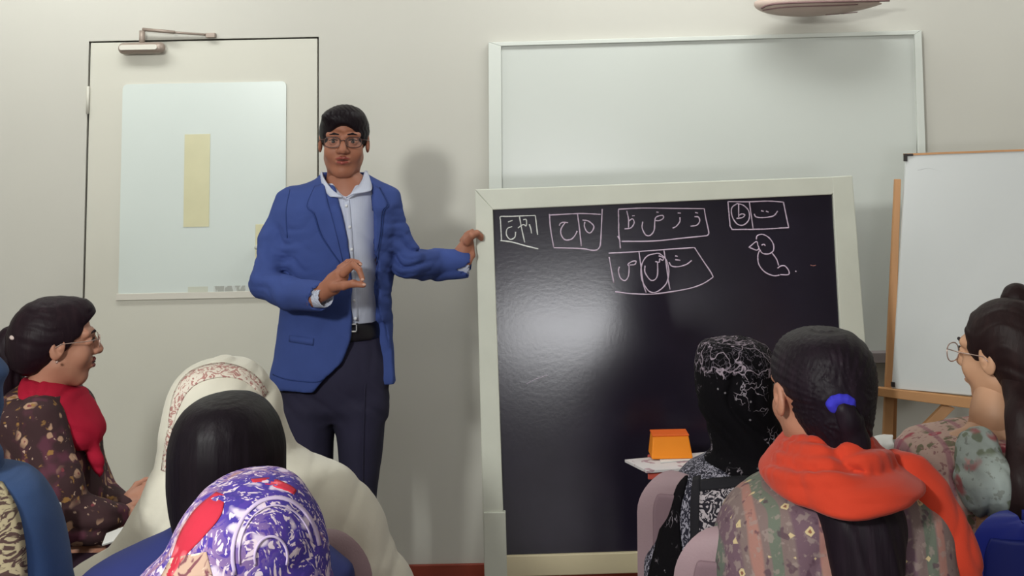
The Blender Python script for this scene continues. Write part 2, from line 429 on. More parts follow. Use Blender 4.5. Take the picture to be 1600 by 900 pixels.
M['beige_print'] = mat('scarf_beige_brown_print', (182,168,136), .85, layers=[('noise',22,.5,.55,(84,62,58),{'dis':3,'st':(1,1,2.2),'mask':(5,.42,.52)})])
M['black_scarf'] = mat('scarf_black_embroidered', (12,10,14), .9, layers=[
    ('vor',30,.035,.01,(140,130,140),{'feat':'DISTANCE_TO_EDGE','warp':.06,'mask':(12,.53,.6)}),
    ('vor',55,.16,.10,(122,116,122),{'mask':(10,.50,.56)})], bump=(120,.2,.004), spec=.1)
M['black_crown'] = mat('scarf_black_crown', (12,10,14), .9, layers=[
    ('vor',16,.045,.015,(150,136,148),{'feat':'DISTANCE_TO_EDGE','warp':.12}),
    ('vor',38,.04,.015,(96,88,98),{'feat':'DISTANCE_TO_EDGE','warp':.08})], bump=(120,.2,.004), spec=.1)
M['paisley'] = mat('dress_black_white_paisley', (26,22,34), .85, layers=[
    ('noise',44,.5,.53,(176,166,172),{'dis':4,'det':1})])
M['paisley2'] = mat('dress_black_white_border', (26,24,40), .85, layers=[
    ('noise',60,.52,.56,(150,146,160),{'dis':4,'det':1,'st':(1,1,.6)})])
M['orange'] = mat('scarf_orange', (186,52,26), .9, vary=.06, vscale=6, sheen=.1, bump=(400,.15,.002))
M['ethnic'] = mat('tunic_floral_stripes', (118,100,98), .85, layers=[
    ('wave',2.3,.6,.72,(98,72,88),{'dir':'X','dis':1.2,'ds':2,'amt':.8}),
    ('wave',3.7,.84,.90,(92,106,92),{'dir':'X','dis':1.4,'ds':2,'amt':.8}),
    ('wave',3.1,.92,.97,(160,112,102),{'dir':'X','dis':1.4,'ds':2,'amt':.8}),
    ('noise',70,.55,.62,(146,130,124),{'det':3,'amt':.6}), ('noise',45,.60,.66,(74,48,64),{'det':2,'amt':.7}),
    ('vor',27,.30,.26,(192,172,132),{'met':'MANHATTAN','rnd':.35,'mask':(7,.28,.34)}),
    ('vor',27,.15,.11,(128,84,66),{'met':'MANHATTAN','rnd':.35})], bump=(200,.15,.003))
M['rosetop'] = mat('blouse_pink_roses', (188,158,148), .85, layers=[
    ('vor',34,.42,.34,(112,106,84),{'warp':.03,'mask':(12,.5,.56)}),
    ('vor',22,.36,.30,(166,72,86),{'warp':.03,'mask':(9,.47,.52)}), ('vor',22,.14,.10,(206,140,140),{'warp':.03,'mask':(9,.47,.52)}),
    ('noise',90,.6,.64,(150,110,110),{'det':2}), ('wave',5,.9,.97,(150,96,112),{'dir':'X','amt':.7})])
M['rosesleeve'] = mat('blouse_pale_blue_roses', (166,176,172), .85, layers=[
    ('vor',26,.40,.32,(122,130,112),{'warp':.03,'mask':(10,.5,.56)}),
    ('vor',15,.34,.24,(168,98,100),{'warp':.04,'mask':(7,.5,.55)}), ('vor',15,.13,.09,(196,150,146),{'warp':.04}),
    ('noise',70,.6,.64,(140,146,140),{'det':2})], bump=(40,.2,.01))
M['chair'] = mat('chair_mauve_plastic', (148,124,130), .65, vary=.05, vscale=6, bump=(260,.25,.002))
M['chairblue'] = mat('chair_blue_plastic', (34,48,150), .45)
M['leg'] = mat('chair_leg_metal', (60,58,60), .35, metal=.7)
M['paper'] = mat('paper_white', (216,214,212), .8)
M['paperp'] = mat('paper_printed', (210,204,206), .8, layers=[('noise',30,.58,.62,(170,140,150),{'det':2})])
M['boxor'] = mat('orange_card', (246,142,20), .6)
M['redtop'] = mat('red_laminate', (196,84,72), .5, vary=.05)
M['desk'] = mat('desk_dark', (52,36,48), .4, vary=.05)
M['blueitem'] = mat('blue_plastic', (42,70,190), .4)
M['scrunchie'] = mat('scrunchie_blue', (48,44,176), .8, vary=.1, vscale=40)
M['clip'] = mat('hair_clip_white', (205,185,180), .4)
M['faint'] = mat('faint_pen', (176,176,178), .6)
M['pen'] = mat('pen_dark', (30,28,44), .3)

# ------------------------------------------------------------------ the room
WY = 4.67
def struct(o): return tag(o, kind='structure')
def shell(name, lo, hi, m): return struct(MB().box(lo, hi).build(name, m))
shell('floor', (-3.4,-4.1,-.06), (3.4,WY,0), M['floor'])
shell('ceiling', (-3.4,-4.1,2.9), (3.4,WY,2.96), M['ceil'])
shell('wall_left', (-3.5,-4.1,0), (-3.4,WY,2.9), M['wall'])
shell('wall_right', (3.4,-4.1,0), (3.5,WY,2.9), M['wall'])
shell('wall_front', (-3.4,-4.2,0), (3.4,-4.1,2.9), M['wall'])
# wall behind the teacher, with the doorway cut out
dl = P(133,300,WY).x; dr = P(498,300,WY).x; dt = P(320,61,WY).z
wb = MB(); wb.box((-3.4,WY,0),(dl,WY+.12,2.9)); wb.box((dr,WY,0),(3.4,WY+.12,2.9)); wb.box((dl,WY,dt),(dr,WY+.12,2.9)); wb.box((dl,WY+.1,0),(dr,WY+.12,dt))
struct(wb.build('wall_back', M['wall']))
bz = P(700,882,WY-.012).z
struct(MB().box((dr+.004,WY-.014,0),(3.38,WY-.0005,bz)).build('baseboard_back', M['base'], bevel=.003))
struct(MB().box((-3.38,WY-.014,0),(dl-.004,WY-.0005,bz)).build('baseboard_left', M['base'], bevel=.003))
# door
door = bpy.data.objects.new('door_1', None); C.objects.link(door); door.location = ((dl+dr)/2, WY, 0); struct(door)
g = .006
MB().box((dl+g,WY+.004,.008),(dr-g,WY+.045,dt-g)).build('door_panel', M['door'], door, bevel=.002)
MB().box((dl,WY+.05,0),(dr,WY+.098,dt)).build('door_gap', M['gap'], door)
for py0, py1 in ((135,178),(500,545)):
    a = P(134,py0,WY); b = P(134,py1,WY)
    MB().tube([(dl+.003,WY-.004,a.z),(dl+.003,WY-.004,b.z)], .006, 10).build('hinge', M['door'], door, smooth=True)
hp = MB(); a = P(399,350,WY); b = P(416,448,WY); hp.box((a.x,WY-.003,b.z),(b.x,WY+.006,a.z)); hp.build('lock_plate', M['amber'], door, bevel=.003)
hh = MB(); c_ = P(405,385,WY); hh.tube([(c_.x,WY,c_.z),(c_.x,WY-.045,c_.z),(c_.x+.02,WY-.055,c_.z),(c_.x+.11,WY-.055,c_.z)], .009, 10)
hh.build('door_handle', M['metal'], door, smooth=True)
# sheet on the door
def rounded(x0, x1, z0, z1, r, n=5):
    pts = []
    for cx, cz, a0 in ((x1-r,z1-r,0),(x0+r,z1-r,90),(x0+r,z0+r,180),(x1-r,z0+r,270)):
        for i in range(n+1):
            a = math.radians(a0+90*i/n); pts.append((cx+r*math.cos(a), cz+r*math.sin(a)))
    return pts
def plate(mb, pts, y0, y1):
    n = len(pts); V = [(x,y0,z) for x, z in pts]+[(x,y1,z) for x, z in pts]
    mb.add(V, [tuple(range(n)), tuple(range(2*n-1,n-1,-1))]+[((i+1)%n, i, n+i, n+(i+1)%n) for i in range(n)]); return mb
a = P(192,132,WY); b = P(446,458,WY)
ps = thing('door_sheet', ((a.x+b.x)/2, WY, b.z), 'large glossy white sheet with rounded corners covering middle of the door', 'sheet')
plate(MB(), rounded(a.x,b.x,b.z,a.z,.018), WY-.002, WY+.0035).build('sheet', M['poster'], ps)
a2 = P(289,210,WY); b2 = P(327,354,WY)
tag(MB().box((a2.x,WY-.004,b2.z),(b2.x,WY-.0022,a2.z)).build('viewing_strip', M['amber'], ps), 'narrow pale yellow vertical strip')
M['print_grey'] = mat('faint_print', (165,166,160), .7, layers=[('noise',70,.5,.55,(198,202,198),{'st':(1,1,.4)})])
M['print_pale'] = mat('pale_print', (196,198,184), .7)
for nm, x0, y0, x1, y1, mm in (('print_block',334,447,400,457,'print_grey'),('print_block',294,448,325,456,'print_pale')):
    p0 = P(x0,y0,WY); p1 = P(x1,y1,WY); MB().box((p0.x,WY-.003,p1.z),(p1.x,WY-.0021,p0.z)).build(nm, M[mm], ps)
p0 = P(182,459,WY); p1 = P(440,464,WY)
MB().box((p0.x,WY-.006,p1.z),(p1.x,WY+.0035,p0.z)).build('bottom_rail', M['closer_light'], ps, bevel=.001)
# door closer
cl = thing('door_closer', tuple(P(222,75,WY-.03)), 'grey brown door closer with thin folded arm above the door', 'door closer')
a = P(186,66,WY-.03); b = P(258,86,WY-.03)
bl = Blob(); bl._cap((a.x+.02,WY-.03,(a.z+b.z)/2+.002),(b.x-.022,WY-.03,(a.z+b.z)/2+.002),.022,.022,.004,'+')
bl.half((0,WY+.004,0),(0,1,0)); bl.build('closer_body', M['closer'], cl, .003)
plate(MB(), rounded(a.x+.008,b.x-.025,(a.z+b.z)/2-.006,(a.z+b.z)/2+.013,.009), WY-.055, WY-.047).build('cover', M['closer_light'], cl, bevel=.001)
q = P(222,60,WY-.03); MB().tube([(q.x,WY-.03,q.z-.03),(q.x,WY-.03,q.z+.03)], .011, 10).build('pivot', M['closer'], cl, smooth=True)
e1 = P(223,47,WY-.03); e2 = P(326,54,WY-.03); e3 = P(330,57,WY)
ar = MB(); ar.box((0,0,0),(0,0,0)) if False else None
ar.tube([(e1.x,WY-.03,e1.z),(e2.x,WY-.012,e2.z)], .0045, 8); ar.tube([(e1.x,WY-.03,e1.z+.003),((e1.x+e2.x)/2,WY-.045,(e1.z+e2.z)/2-.001)], .0065, 8)
ar.build('arm', M['closer'], cl, smooth=True)
MB().box((e2.x-.014,WY-.022,e3.z-.006),(e2.x+.022,WY-.0005,e3.z+.012)).build('arm_bracket', M['closer'], cl, bevel=.002)
# whiteboard on the wall
def wbp(px, py): return P(px, py, WY-.03)
wbt = thing('whiteboard', tuple(P(1100,560,WY)), 'wide white wall board with slim frame, above and behind the blackboard', 'whiteboard')
OTL, OTR, OBR, OBL = (763,66), (1440,47), (1458,560), (765,572)
ITL, ITR, IBR, IBL = (783,72), (1429,54), (1445,548), (786,560)
nw = Vector((0,-1,0))
def fr(nm, q, m_, par, t=.028, pf=wbp, n=nw, bev=.002):
    mb = MB(); slab(mb, [pf(*k) for k in q], n, t); return mb.build(nm, m_, par, bevel=bev)
fr('writing_surface', [(ITL[0]-4,IBL[1]+3),(ITR[0]+3,IBR[1]+3),(ITR[0]+3,ITR[1]-3),(ITL[0]-4,ITL[1]-3)], M['wb'], wbt, .014, lambda x,y: P(x,y,WY-.016), bev=0)
fr('top_rail', [ITL,ITR,OTR,OTL], M['wbf'], wbt)
fr('left_stile', [OBL,IBL,ITL,OTL], M['wbf'], wbt)
fr('right_stile', [IBR,OBR,OTR,ITR], M['wbf'], wbt)
fr('bottom_rail', [OBL,OBR,IBR,IBL], M['wbf'], wbt)
M['tray'] = mat('tray_grey', (132,122,122), .5)
fr('pen_tray', [(766,578),(1462,566),(1460,550),(766,562)], M['tray'], wbt, .065, lambda x,y: P(x,y,WY-.068))
# overhead fixture
fx = thing('overhead_fixture', tuple(P(1290,22,WY-.15)), 'pinkish boat shaped fixture high above the whiteboard, dark on top', 'fixture')
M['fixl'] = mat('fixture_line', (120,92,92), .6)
bl = Blob(); bl.pe((1276,0,WY-.16),(98,.11,25),.01,rot=-3); bl.pe((1345,2,WY-.15),(52,.05,10),.03,rot=-6); bl.half(P(1285,3,WY-.16), Vector((.035,0,1)))
bl.build('shade', M['fix'], fx, .004)
for nm_, pts_, r_ in (('rim', [(1190,13),(1200,8),(1225,5),(1290,3),(1390,1)], .004), ('dark_line', [(1192,16),(1230,11),(1290,9),(1340,7)], .0025), ('dark_line', [(1290,23),(1315,21.5),(1340,19)], .0018)):  # darker lines along the fixture's rim and underside
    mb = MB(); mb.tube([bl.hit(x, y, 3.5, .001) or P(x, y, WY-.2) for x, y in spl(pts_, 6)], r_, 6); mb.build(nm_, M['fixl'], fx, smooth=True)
bl = Blob(); bl.pe((1270,-2,WY-.16),(84,.09,8),.01,rot=-3); bl.build('lamp_housing', M['fixd'], fx, .004)
q = P(1270,-2,WY-.16); MB().box((q.x-.05,WY-.16,q.z-.01),(q.x+.05,WY-.0005,q.z+.03)).build('wall_bracket', M['fixd'], fx, bevel=.004)

# ------------------------------------------------------------------ blackboard on its frame
b0 = P(1040,315,4.04); b1 = P(1040,868,3.955)
tl = (b0-b1).normalized(); BN = Vector((1,0,0)).cross(tl); BN = -BN if BN.y > 0 else BN
def BP(px, py, off=0): return onplane(px, py, b0 + BN*off, BN)
bbt = thing('blackboard', tuple(Vector((BP(1040,868).x, BP(1040,868).y, 0))), 'large freestanding blackboard with white frame and chalk drawings', 'blackboard')
fr('slate', [(778,880),(1345,862),(1308,297),(764,318)], M['bb'], bbt, .012, lambda x,y: BP(x,y,-.004), BN, 0)
fr('left_stile', [(757,905),(790,905),(770,327),(742,297)], M['bbf'], bbt, .04, lambda x,y: BP(x,y,.012), BN, .003)
fr('right_stile', [(1334,890),(1380,890),(1332,274),(1300,276)], M['bbf'], bbt, .04, lambda x,y: BP(x,y,.012), BN, .003)
fr('top_rail', [(770,328),(1300,304),(1331,275),(742,296)], M['bbf'], bbt, .039, lambda x,y: BP(x,y,.0115), BN, .003)
fr('top_rail', [(742,300),(1332,305),(1330,280),(741,294)], M['bbf'], bbt, .039, lambda x,y: BP(x,y,.0112), BN, .003) if False else None
fr('bottom_rail', [(786,902),(1370,884),(1368,852),(788,869)], M['bbr'], bbt, .038, lambda x,y: BP(x,y,.011), BN, .003)
zb = BP(770,900,.012)
for px, w_, sx_ in ((756,34,20),(1350,34,-70)):
    t0 = BP(px, 800, .013); t1 = BP(px+w_, 800, .013); yy = BP(px, 905).y
    mb = MB(); y0 = t0.y-.004
    bx = BP(px+2,903); 
    mb.hexa([(bx.x,yy-.03,0),(bx.x+w_/480,yy-.03,0),(t1.x,y0-.002,t1.z),(t0.x,y0-.002,t0.z)],[(bx.x,yy+.01,0),(bx.x+w_/480,yy+.01,0),(t1.x,y0+.03,t1.z),(t0.x,y0+.03,t0.z)])
    mb.build('leg', M['bbf'], bbt, bevel=.002)
    mb = MB(); k0 = BP(px+sx_, 420, -.03); mb.tube([k0, (k0.x, WY-.12, 0.01)], .014, 8); mb.build('rear_strut', M['bbf'], bbt, smooth=True)
# chalk
def chalk(name, strokes, label, m_='chalk', r=.0021, sm=True):
    mb = MB()
    for s_ in strokes:
        pts = spl(s_, 5) if (sm and len(s_) > 2) else s_
        W = [BP(x, y, -.0035) for x, y in pts]
        if len(W) == 1: W.append(W[0]+Vector((.003,0,0)))
        rr = [r*(.8+.4*random.random()) for _ in W]
        mb.tube(W, rr, 6)
    return tag(mb.build(name, M[m_], bbt, smooth=True), label)
def Z(ox, oy, sx, pts): return [(ox+x/sx, oy+y/sx) for x, y in pts]
A_ = lambda *p: Z(770,310,8.42,p); B_ = lambda *p: Z(950,310,5.62,p); D_ = lambda *p: Z(1120,300,6.0,p)
def sharp(*p):   # keep corners: densify
    out = []
    for i in range(len(p)-1):
        for k in range(6): out.append((p[i][0]+(p[i+1][0]-p[i][0])*k/6+random.uniform(-1,1), p[i][1]+(p[i+1][1]-p[i][1])*k/6+random.uniform(-1,1)))
    out.append(p[-1]); return out
chalk('chalk_writing', [A_(*sharp((115,560),(100,240),(560,225))), A_((560,225),(580,400),(590,480)), A_((350,235),(380,400),(420,580)), A_((100,555),(250,575),(450,630),(600,665)),
    A_((200,310),(260,290)), A_((255,370),(190,400),(180,480),(230,540),(290,510),(300,440)), A_((330,390),(400,345),(440,360),(440,280),(400,280)), A_((480,340),(500,400),(510,460))],
    'faint chalk box with two letters at top left corner', 'chalk_pale', .0022)
chalk('chalk_writing', [A_((745,205),(760,400),(800,640)), A_((745,220),(1000,205),(1200,200),(1420,210)), A_((1440,140),(1430,350),(1420,560),(1400,650),(1330,685),(1150,660),(800,650)),
    A_((1115,205),(1140,400),(1165,630)), A_((875,360),(890,330),(930,315),(990,320)), A_((950,320),(900,400),(900,480),(950,545),(1030,540),(1080,490),(1110,430)),
    A_((1180,285),(1260,300),(1330,370),(1290,450),(1240,440),(1205,370),(1210,310))], 'chalk box with two round letters', 'chalk', .0022)
chalk('chalk_writing', [B_(*sharp((110,440),(95,300),(92,95))), B_((92,95),(300,85),(600,88),(845,90)), B_((845,90),(860,180),(885,300),(870,328)), B_((870,328),(650,350),(400,375),(120,378)), B_((85,330),(110,380)),
    B_((165,110),(180,180),(180,260)), B_((180,200),(215,180),(230,215),(200,260),(145,268)), B_((212,153),(235,152)),
    B_((305,205),(300,260),(330,320),(370,325),(405,280),(412,190),(430,160),(480,150),(485,175),(450,195),(415,195)), B_((425,120),(445,122)),
    B_((632,165),(630,205),(600,245),(568,262)), B_((612,128),(640,130)), B_((760,160),(795,165),(805,200),(780,235),(725,245)), B_((765,123),(790,130))],
    'long chalk box holding four letters')
chalk('chalk_writing', [B_((5,482),(200,472),(500,450),(760,432)), B_((760,432),(830,540),(915,670),(905,705),(800,765),(650,805),(400,840),(220,838),(62,820)), B_((10,515),(30,630),(50,740)),
    B_((272,470),(290,600),(310,750),(335,828)), B_((490,450),(515,600),(530,720),(545,800)),
    B_((100,600),(92,640),(110,700),(150,722),(180,680),(185,600),(175,580),(210,555),(245,552),(235,580),(190,585)),
    B_((430,482),(340,510),(292,600),(300,720),(360,815),(430,820),(510,750),(535,640),(510,540),(460,490),(430,482)),
    B_((325,590),(325,650),(370,715),(410,715),(435,670),(435,560)), B_((415,555),(450,560),(455,530),(480,545),(485,520),(445,505)),
    B_((535,560),(560,595),(620,600),(690,580),(735,545)), B_((590,505),(612,510)), B_((590,538),(635,545))], 'slanted chalk box of three letters, the middle one circled')
chalk('chalk_writing', [D_(*sharp((105,90),(125,320),(145,352),(400,350),(675,335))), D_((675,335),(650,220),(625,95)), D_((625,95),(480,85),(300,92),(105,90)), D_((305,95),(320,200),(340,340)),
    D_((190,108),(140,150),(145,230),(190,300),(250,310),(300,260),(300,180),(250,125),(190,108)), D_((205,110),(205,235)), D_((205,220),(235,205),(262,215),(240,240),(185,248)),
    D_((350,205),(370,235),(440,240),(530,225),(570,180)), D_((415,175),(440,182)), D_((460,180),(485,188))], 'chalk box of two letters, one circled, at top right')
chalk('chalk_bird', [D_((370,445),(380,410),(430,398),(490,430),(530,490),(530,550),(490,580),(430,575),(395,530)), D_((300,522),(370,465),(385,500),(395,530),(370,545),(310,522)),
    D_((420,500),(440,490),(455,505)), D_((400,550),(385,600),(395,680),(450,750),(530,785),(590,780)), D_((520,575),(560,630),(580,690)), D_((570,715),(600,695),(640,695),(675,740),(670,775),(595,775))],
    'chalk drawing of a small bird')
chalk('chalk_dot', [D_((735,742),(746,745))], 'small chalk dot right of the bird')
M['chalk_red'] = mat('chalk_reddish', (150,100,95), .95)
chalk('chalk_dot', [D_((878,685),(905,692),(928,686))], 'short reddish chalk mark', 'chalk_red', .0014)
chalk('chalk_scratch', [[(822,600),(838,592),(856,586)]], 'faint scratch on the lower slate', 'chalk', .0006)

# ------------------------------------------------------------------ wooden easel with white board
EY = 4.3
ez = thing('easel', tuple(Vector((P(1460,612,EY).x, EY, 0))), 'tall wooden easel standing right of the blackboard', 'easel')
def EP(px, py): return P(px, py, EY - (px-1400)*.0007 + (610-py)*.00012)
def bar(pts, t, m_, par, nm, wd=.02):
    mb = MB(); slab(mb, [EP(*k)+Vector((0,t,0)) for k in pts], nw, wd); return mb.build(nm, m_, par, bevel=.002)
bar([(1381,690),(1396,690),(1409,280),(1400,280)], .006, M['wood'], ez, 'left_post')
c0 = EP(1381,690)+Vector((0,.006,0)); c1 = EP(1396,690)+Vector((0,.006,0))
MB().hexa([(c0.x-.03,c0.y-.06,0),(c1.x-.03,c0.y-.06,0),tuple(c1),tuple(c0)],[(c0.x-.03,c0.y-.04,0),(c1.x-.03,c0.y-.04,0),(c1.x,c1.y+.02,c1.z),(c0.x,c0.y+.02,c0.z)]).build('left_foot', M['wood'], ez, bevel=.002)
bar([(1366,616),(1560,642),(1560,624),(1366,603)], -.03, M['woodd'], ez, 'ledge', .035)
bar([(1478,634),(1496,640),(1456,680),(1440,672)], .02, M['wood'], ez, 'diagonal_brace')
bar([(1396,690),(1405,690),(1407,618),(1396,618)], .03, M['woodd'], ez, 'inner_post')
c0 = EP(1660,600); c2 = EP(1655,240)
MB().tube([(c0.x,c0.y+.02,0),(c0.x,c0.y+.02,c0.z),tuple(c2+Vector((0,.02,0)))], .018, 4).build('right_post', M['wood'], ez)
c3 = EP(1530,300)+Vector((0,.03,0)); MB().tube([(c3.x,c3.y,c3.z),(c3.x+.02,WY-.06,.02)], .014, 4).build('rear_leg', M['wood'], ez)
eb = thing('easel_board', tuple(EP(1500,612)), 'plain white board standing on the wooden easel ledge', 'board')
def eplate(pts, off, t, m_, nm, par, bev=.0015):
    mb = MB(); slab(mb, [EP(*k)+Vector((0,off,0)) for k in pts], nw, t); return mb.build(nm, m_, par, bevel=bev)
M['eb'] = mat('easel_board_white', (204,206,206), .3, vary=.015)
eplate([(1393,606),(1648,628),(1652,232),(1414,243)], -.012, .012, M['eb'], 'board_panel', eb)
eplate([(1412,243),(1652,234),(1652,231),(1412,240)], -.015, .02, M['wood'], 'top_edge', eb, 0)
eplate([(1412,252),(1415,252),(1415,240),(1412,240)], -.018, .022, M['dark'], 'corner_clip', eb, 0)
eplate([(1412,244),(1424,243.5),(1424,240),(1412,240.5)], -.0185, .022, M['dark'], 'corner_clip', eb, 0)
eplate([(1391,603),(1396,603.5),(1396,596),(1391,596)], -.018, .012, M['dark'], 'ledge_clip', eb, 0)
for s_ in ([(1432,266),(1450,263),(1470,268),(1488,264)],[(1492,274),(1508,277),(1520,272)],[(1560,262),(1566,270)]):
    mb = MB(); mb.tube([EP(x,y)+Vector((0,-.0125,0)) for x, y in spl(s_,4)], .0008, 4); mb.build('pen_mark', M['faint'], eb)
# unseen window frame, invented behind the class to go with the board's highlight
wn = bpy.data.objects.new('added_window_1', None); C.objects.link(wn); wn.location = (.62,-4.09,.92); struct(wn)
fm = MB(); fm.box((0,-4.09,.92),(1.24,-4.05,.96)); fm.box((0,-4.09,1.48),(1.24,-4.05,1.52)); fm.box((0,-4.09,.96),(.04,-4.05,1.48)); fm.box((1.2,-4.09,.96),(1.24,-4.05,1.48))
fm.build('added_window_frame', M['wbf'], wn)
# ------------------------------------------------------------------ people: shared anatomy
def head_prims(b, jaw=1.0, ears=(1,1), female=False):
    b.e((0,-.012,.032),(.073,.092,.083)); b.e((0,.018,-.024),(.060 if female else .0625,.070,.082)); b.e((0,.018,-.06),(.046,.052,.048),.02)
    b.e((0,.056,-.092),(.024*jaw,.022,.02),.02)
    for s in (-1,1):
        b.c([(s*.045*jaw,.0,-.05),(s*.018,.050,-.096)],[.016,.012],.02)
        b.e((s*.038,.055,-.032),(.02,.02,.022),.02)
        b.c([(s*.014,.084,.022),(s*.046,.066,.022)],.010,.014)
    b.c([(0,.084,.014),(0,.104,-.026)],[.0075,.0125],.010)
    for s in (-1,1):
        b.e((s*.0125,.092,-.030),(.0085,.012,.008),.006)
        b.e((s*.031,.092,.001),(.017,.013,.011),.008,'-')
        b.e((s*.031,.074,.001),(.0165,.0125,.0125),.004)
    b.e((0,.074,-.058),(.026,.016,.016),.012)
    b.c([(-.020,.082,-.052),(0,.0895,-.050),(.020,.082,-.052)],.0050,.004)
    b.c([(-.016,.083,-.064),(0,.0875,-.066),(.016,.083,-.064)],.0058,.004)
    b.c([(-.024,.085,-.0585),(0,.094,-.058),(.024,.085,-.0585)],.0022,.003,'-')
    for i, s in enumerate((-1,1)):
        if ears[i]:
            b.e((s*.077,-.008,-.004),(.008,.019,.031),.006,rot=-12,ax='X'); b.e((s*.0835,-.004,.0),(.006,.011,.019),.005,'-')
            b.e((s*.078,-.001,-.006),(.006,.006,.008),.004)
    return b
def neck_prims(b, r=.052, female=False):
    r = r*.88 if female else r
    b.c([(0,-.022,-.06),(0,-.034,-.15),(0,-.036,-.20)],[r,r,r*1.2],.03)
def face_details(par, H, yaw, pitch, roll, sc, brow='hair_m', lips=True, iris=True):
    f = Blob().frame(H, yaw, pitch, roll, sc)
    if lips:
        L = Blob().frame(Vector(H)+Matrix.Rotation(math.radians(yaw),3,'Z')@Vector((0,.0018,0)), yaw, pitch, roll, sc)
        L.c([(-.019,.0835,-.0525),(-.006,.0905,-.0495),(0,.0900,-.0515),(.006,.0905,-.0495),(.019,.0835,-.0525)],[.0032,.0046,.004,.0046,.0032],.002)
        L.c([(-.016,.0845,-.0635),(0,.0895,-.066),(.016,.0845,-.0635)],[.0035,.0056,.0035],.002)
        L.build('lips', M['lip'], par, .0014)
        G = Blob().frame(H, yaw, pitch, roll, sc); G.c([(-.017,.0875,-.0578),(0,.0945,-.0572),(.017,.0875,-.0578)],[.0012,.0024,.0012],.001); G.build('mouth_opening', M['lipd'], par, .001)
    for s in (-1,1):
        Bq = Blob().frame(H, yaw, pitch, roll, sc)
        Bq.c([(s*.015,.0925,.0235),(s*.030,.0885,.0262),(s*.046,.075,.0220)],[.0028,.0032,.0018],.003); Bq.build('eyebrow', M[brow], par, .0015)
        E = Blob().frame(H, yaw, pitch, roll, sc); E.e((s*.031,.0785,.0004),(.0120,.0090,.0048),.001); ey = E.build('eye', M['eye'], par, .0014)
        I = Blob().frame(H, yaw, pitch, roll, sc); I.e((s*.031,.0845,.0006),(.0062,.0046,.0050),.001); I.build('iris', M['iris'], ey, .001)
        K = Blob().frame(H, yaw, pitch, roll, sc); K.c([(s*.018,.0835,.0055),(s*.031,.0885,.0085),(s*.045,.0795,.0045)],[.0016,.0024,.0016],.002); K.build('eyelid', M['iris'], ey, .001)
def glasses(par, H, yaw, pitch, roll, sc, m_, w_=.027, h_=.017, y=.102, r=.0017, z0=-.003, sq=3, templ=(1,1), name='glasses'):
    T = Blob().frame(H, yaw, pitch, roll, sc).T
    mb = MB(); lens = []
    for s in (-1,1):
        pts = []
        for i in range(25):
            a = 2*math.pi*i/24; c, q = math.cos(a), math.sin(a)
            x = s*.034 + w_*abs(c)**(2/sq)*(1 if c >= 0 else -1); z = z0 + h_*abs(q)**(2/sq)*(1 if q >= 0 else -1)
            pts.append(T((x, y - .12*abs(x)**1.5*3, z)))
        mb.tube(pts, r*sc, 6, False); lens.append(pts[:-1])
        if templ[0 if s < 0 else 1]:
            x0 = s*(.034+w_); mb.tube([T((x0, y-.006, z0+h_*.5)), T((s*.076,.06,z0+h_*.45)), T((s*.081,.0,z0+h_*.4)), T((s*.080,-.022,z0-.008))], r*sc, 6)
    mb.tube([T((-.034+w_, y-.001, z0+.004)), T((0, y+.003, z0+.007)), T((.034-w_, y-.001, z0+.004))], r*sc*1.1, 6)
    g = mb.build(name, M[m_], par, smooth=True)
    for pts in lens:
        l = MB(); l.add(pts, [tuple(range(len(pts)))]); l.build('lens', M['lens'], g)
    return g
def hand(b, W, fw, up, side, curl=.5, sc=1.0, r=.0085, spread=.18, thumb=None):
    """W wrist, fw finger direction, up back-of-hand normal, side towards the thumb; five separate fingers"""
    W = Vector(W); f = Vector(fw).normalized(); u = (Vector(up)-f*Vector(up).dot(f)).normalized(); s = Vector(side); s = (s - f*s.dot(f) - u*s.dot(u)).normalized()
    R = np.array(Matrix((s, f, u)).transposed())
    b._ell(W+f*.045*sc, np.array((.038,.05,.014))*sc, R, .012, '+')
    b._cap(W-f*.03*sc, W+f*.02*sc, .023*sc, .024*sc, .02, '+')
    Lf = [.075,.083,.077,.062]; cu = curl if isinstance(curl, (list, tuple)) else [curl]*4
    for i in range(4):
        o = (1.5-i)*.0195*sc; p = W + f*(.085-abs(1.3-i)*.004)*sc + s*o; a = 0; d0 = (f + s*(1.5-i)*spread*.35).normalized()
        for k, seg in enumerate((.45,.32,.23)):
            a += cu[i]*(.55 if k == 0 else .8); d = d0*math.cos(a) - u*math.sin(a); q = p + d*Lf[i]*seg*sc
            b._cap(p, q, (r-.0007*k)*sc, (r-.0007*(k+1))*sc, .0035, '+'); p = q
    p = W + f*.022*sc + s*.028*sc - u*.004*sc
    for k, (L_, dd) in enumerate(((.042, f*.75+s*.75-u*.3), (.033, f*.95+s*.25-u*.35), (.026, f*.95+s*.0-u*.4))):
        q = p + dd.normalized()*L_*sc; b._cap(p, q, (.0125-.0018*k)*sc, (.011-.0018*k)*sc, .006, '+'); p = q
# ------------------------------------------------------------------ THE TEACHER
TY = 3.83
def pz(px, py, Y): return P(px, py, Y)
foot = P(525,900,TY); foot.z = 0; foot.y = TY
man = thing('person', foot, 'standing man in bright blue jacket and glasses, one hand on the blackboard frame', 'person')
TS = S(P(537,220,TY)); hs = 106/TS/.222
TH = P(537.5, 222, TY-.01)
TYAW, TPI, TRO = 180+6, 0, -1.5
hd = Blob().frame(TH, TYAW, TPI, TRO, hs); head_prims(hd, .92); neck_prims(hd, .052); 
parts = [hd.arrays(.0026)]
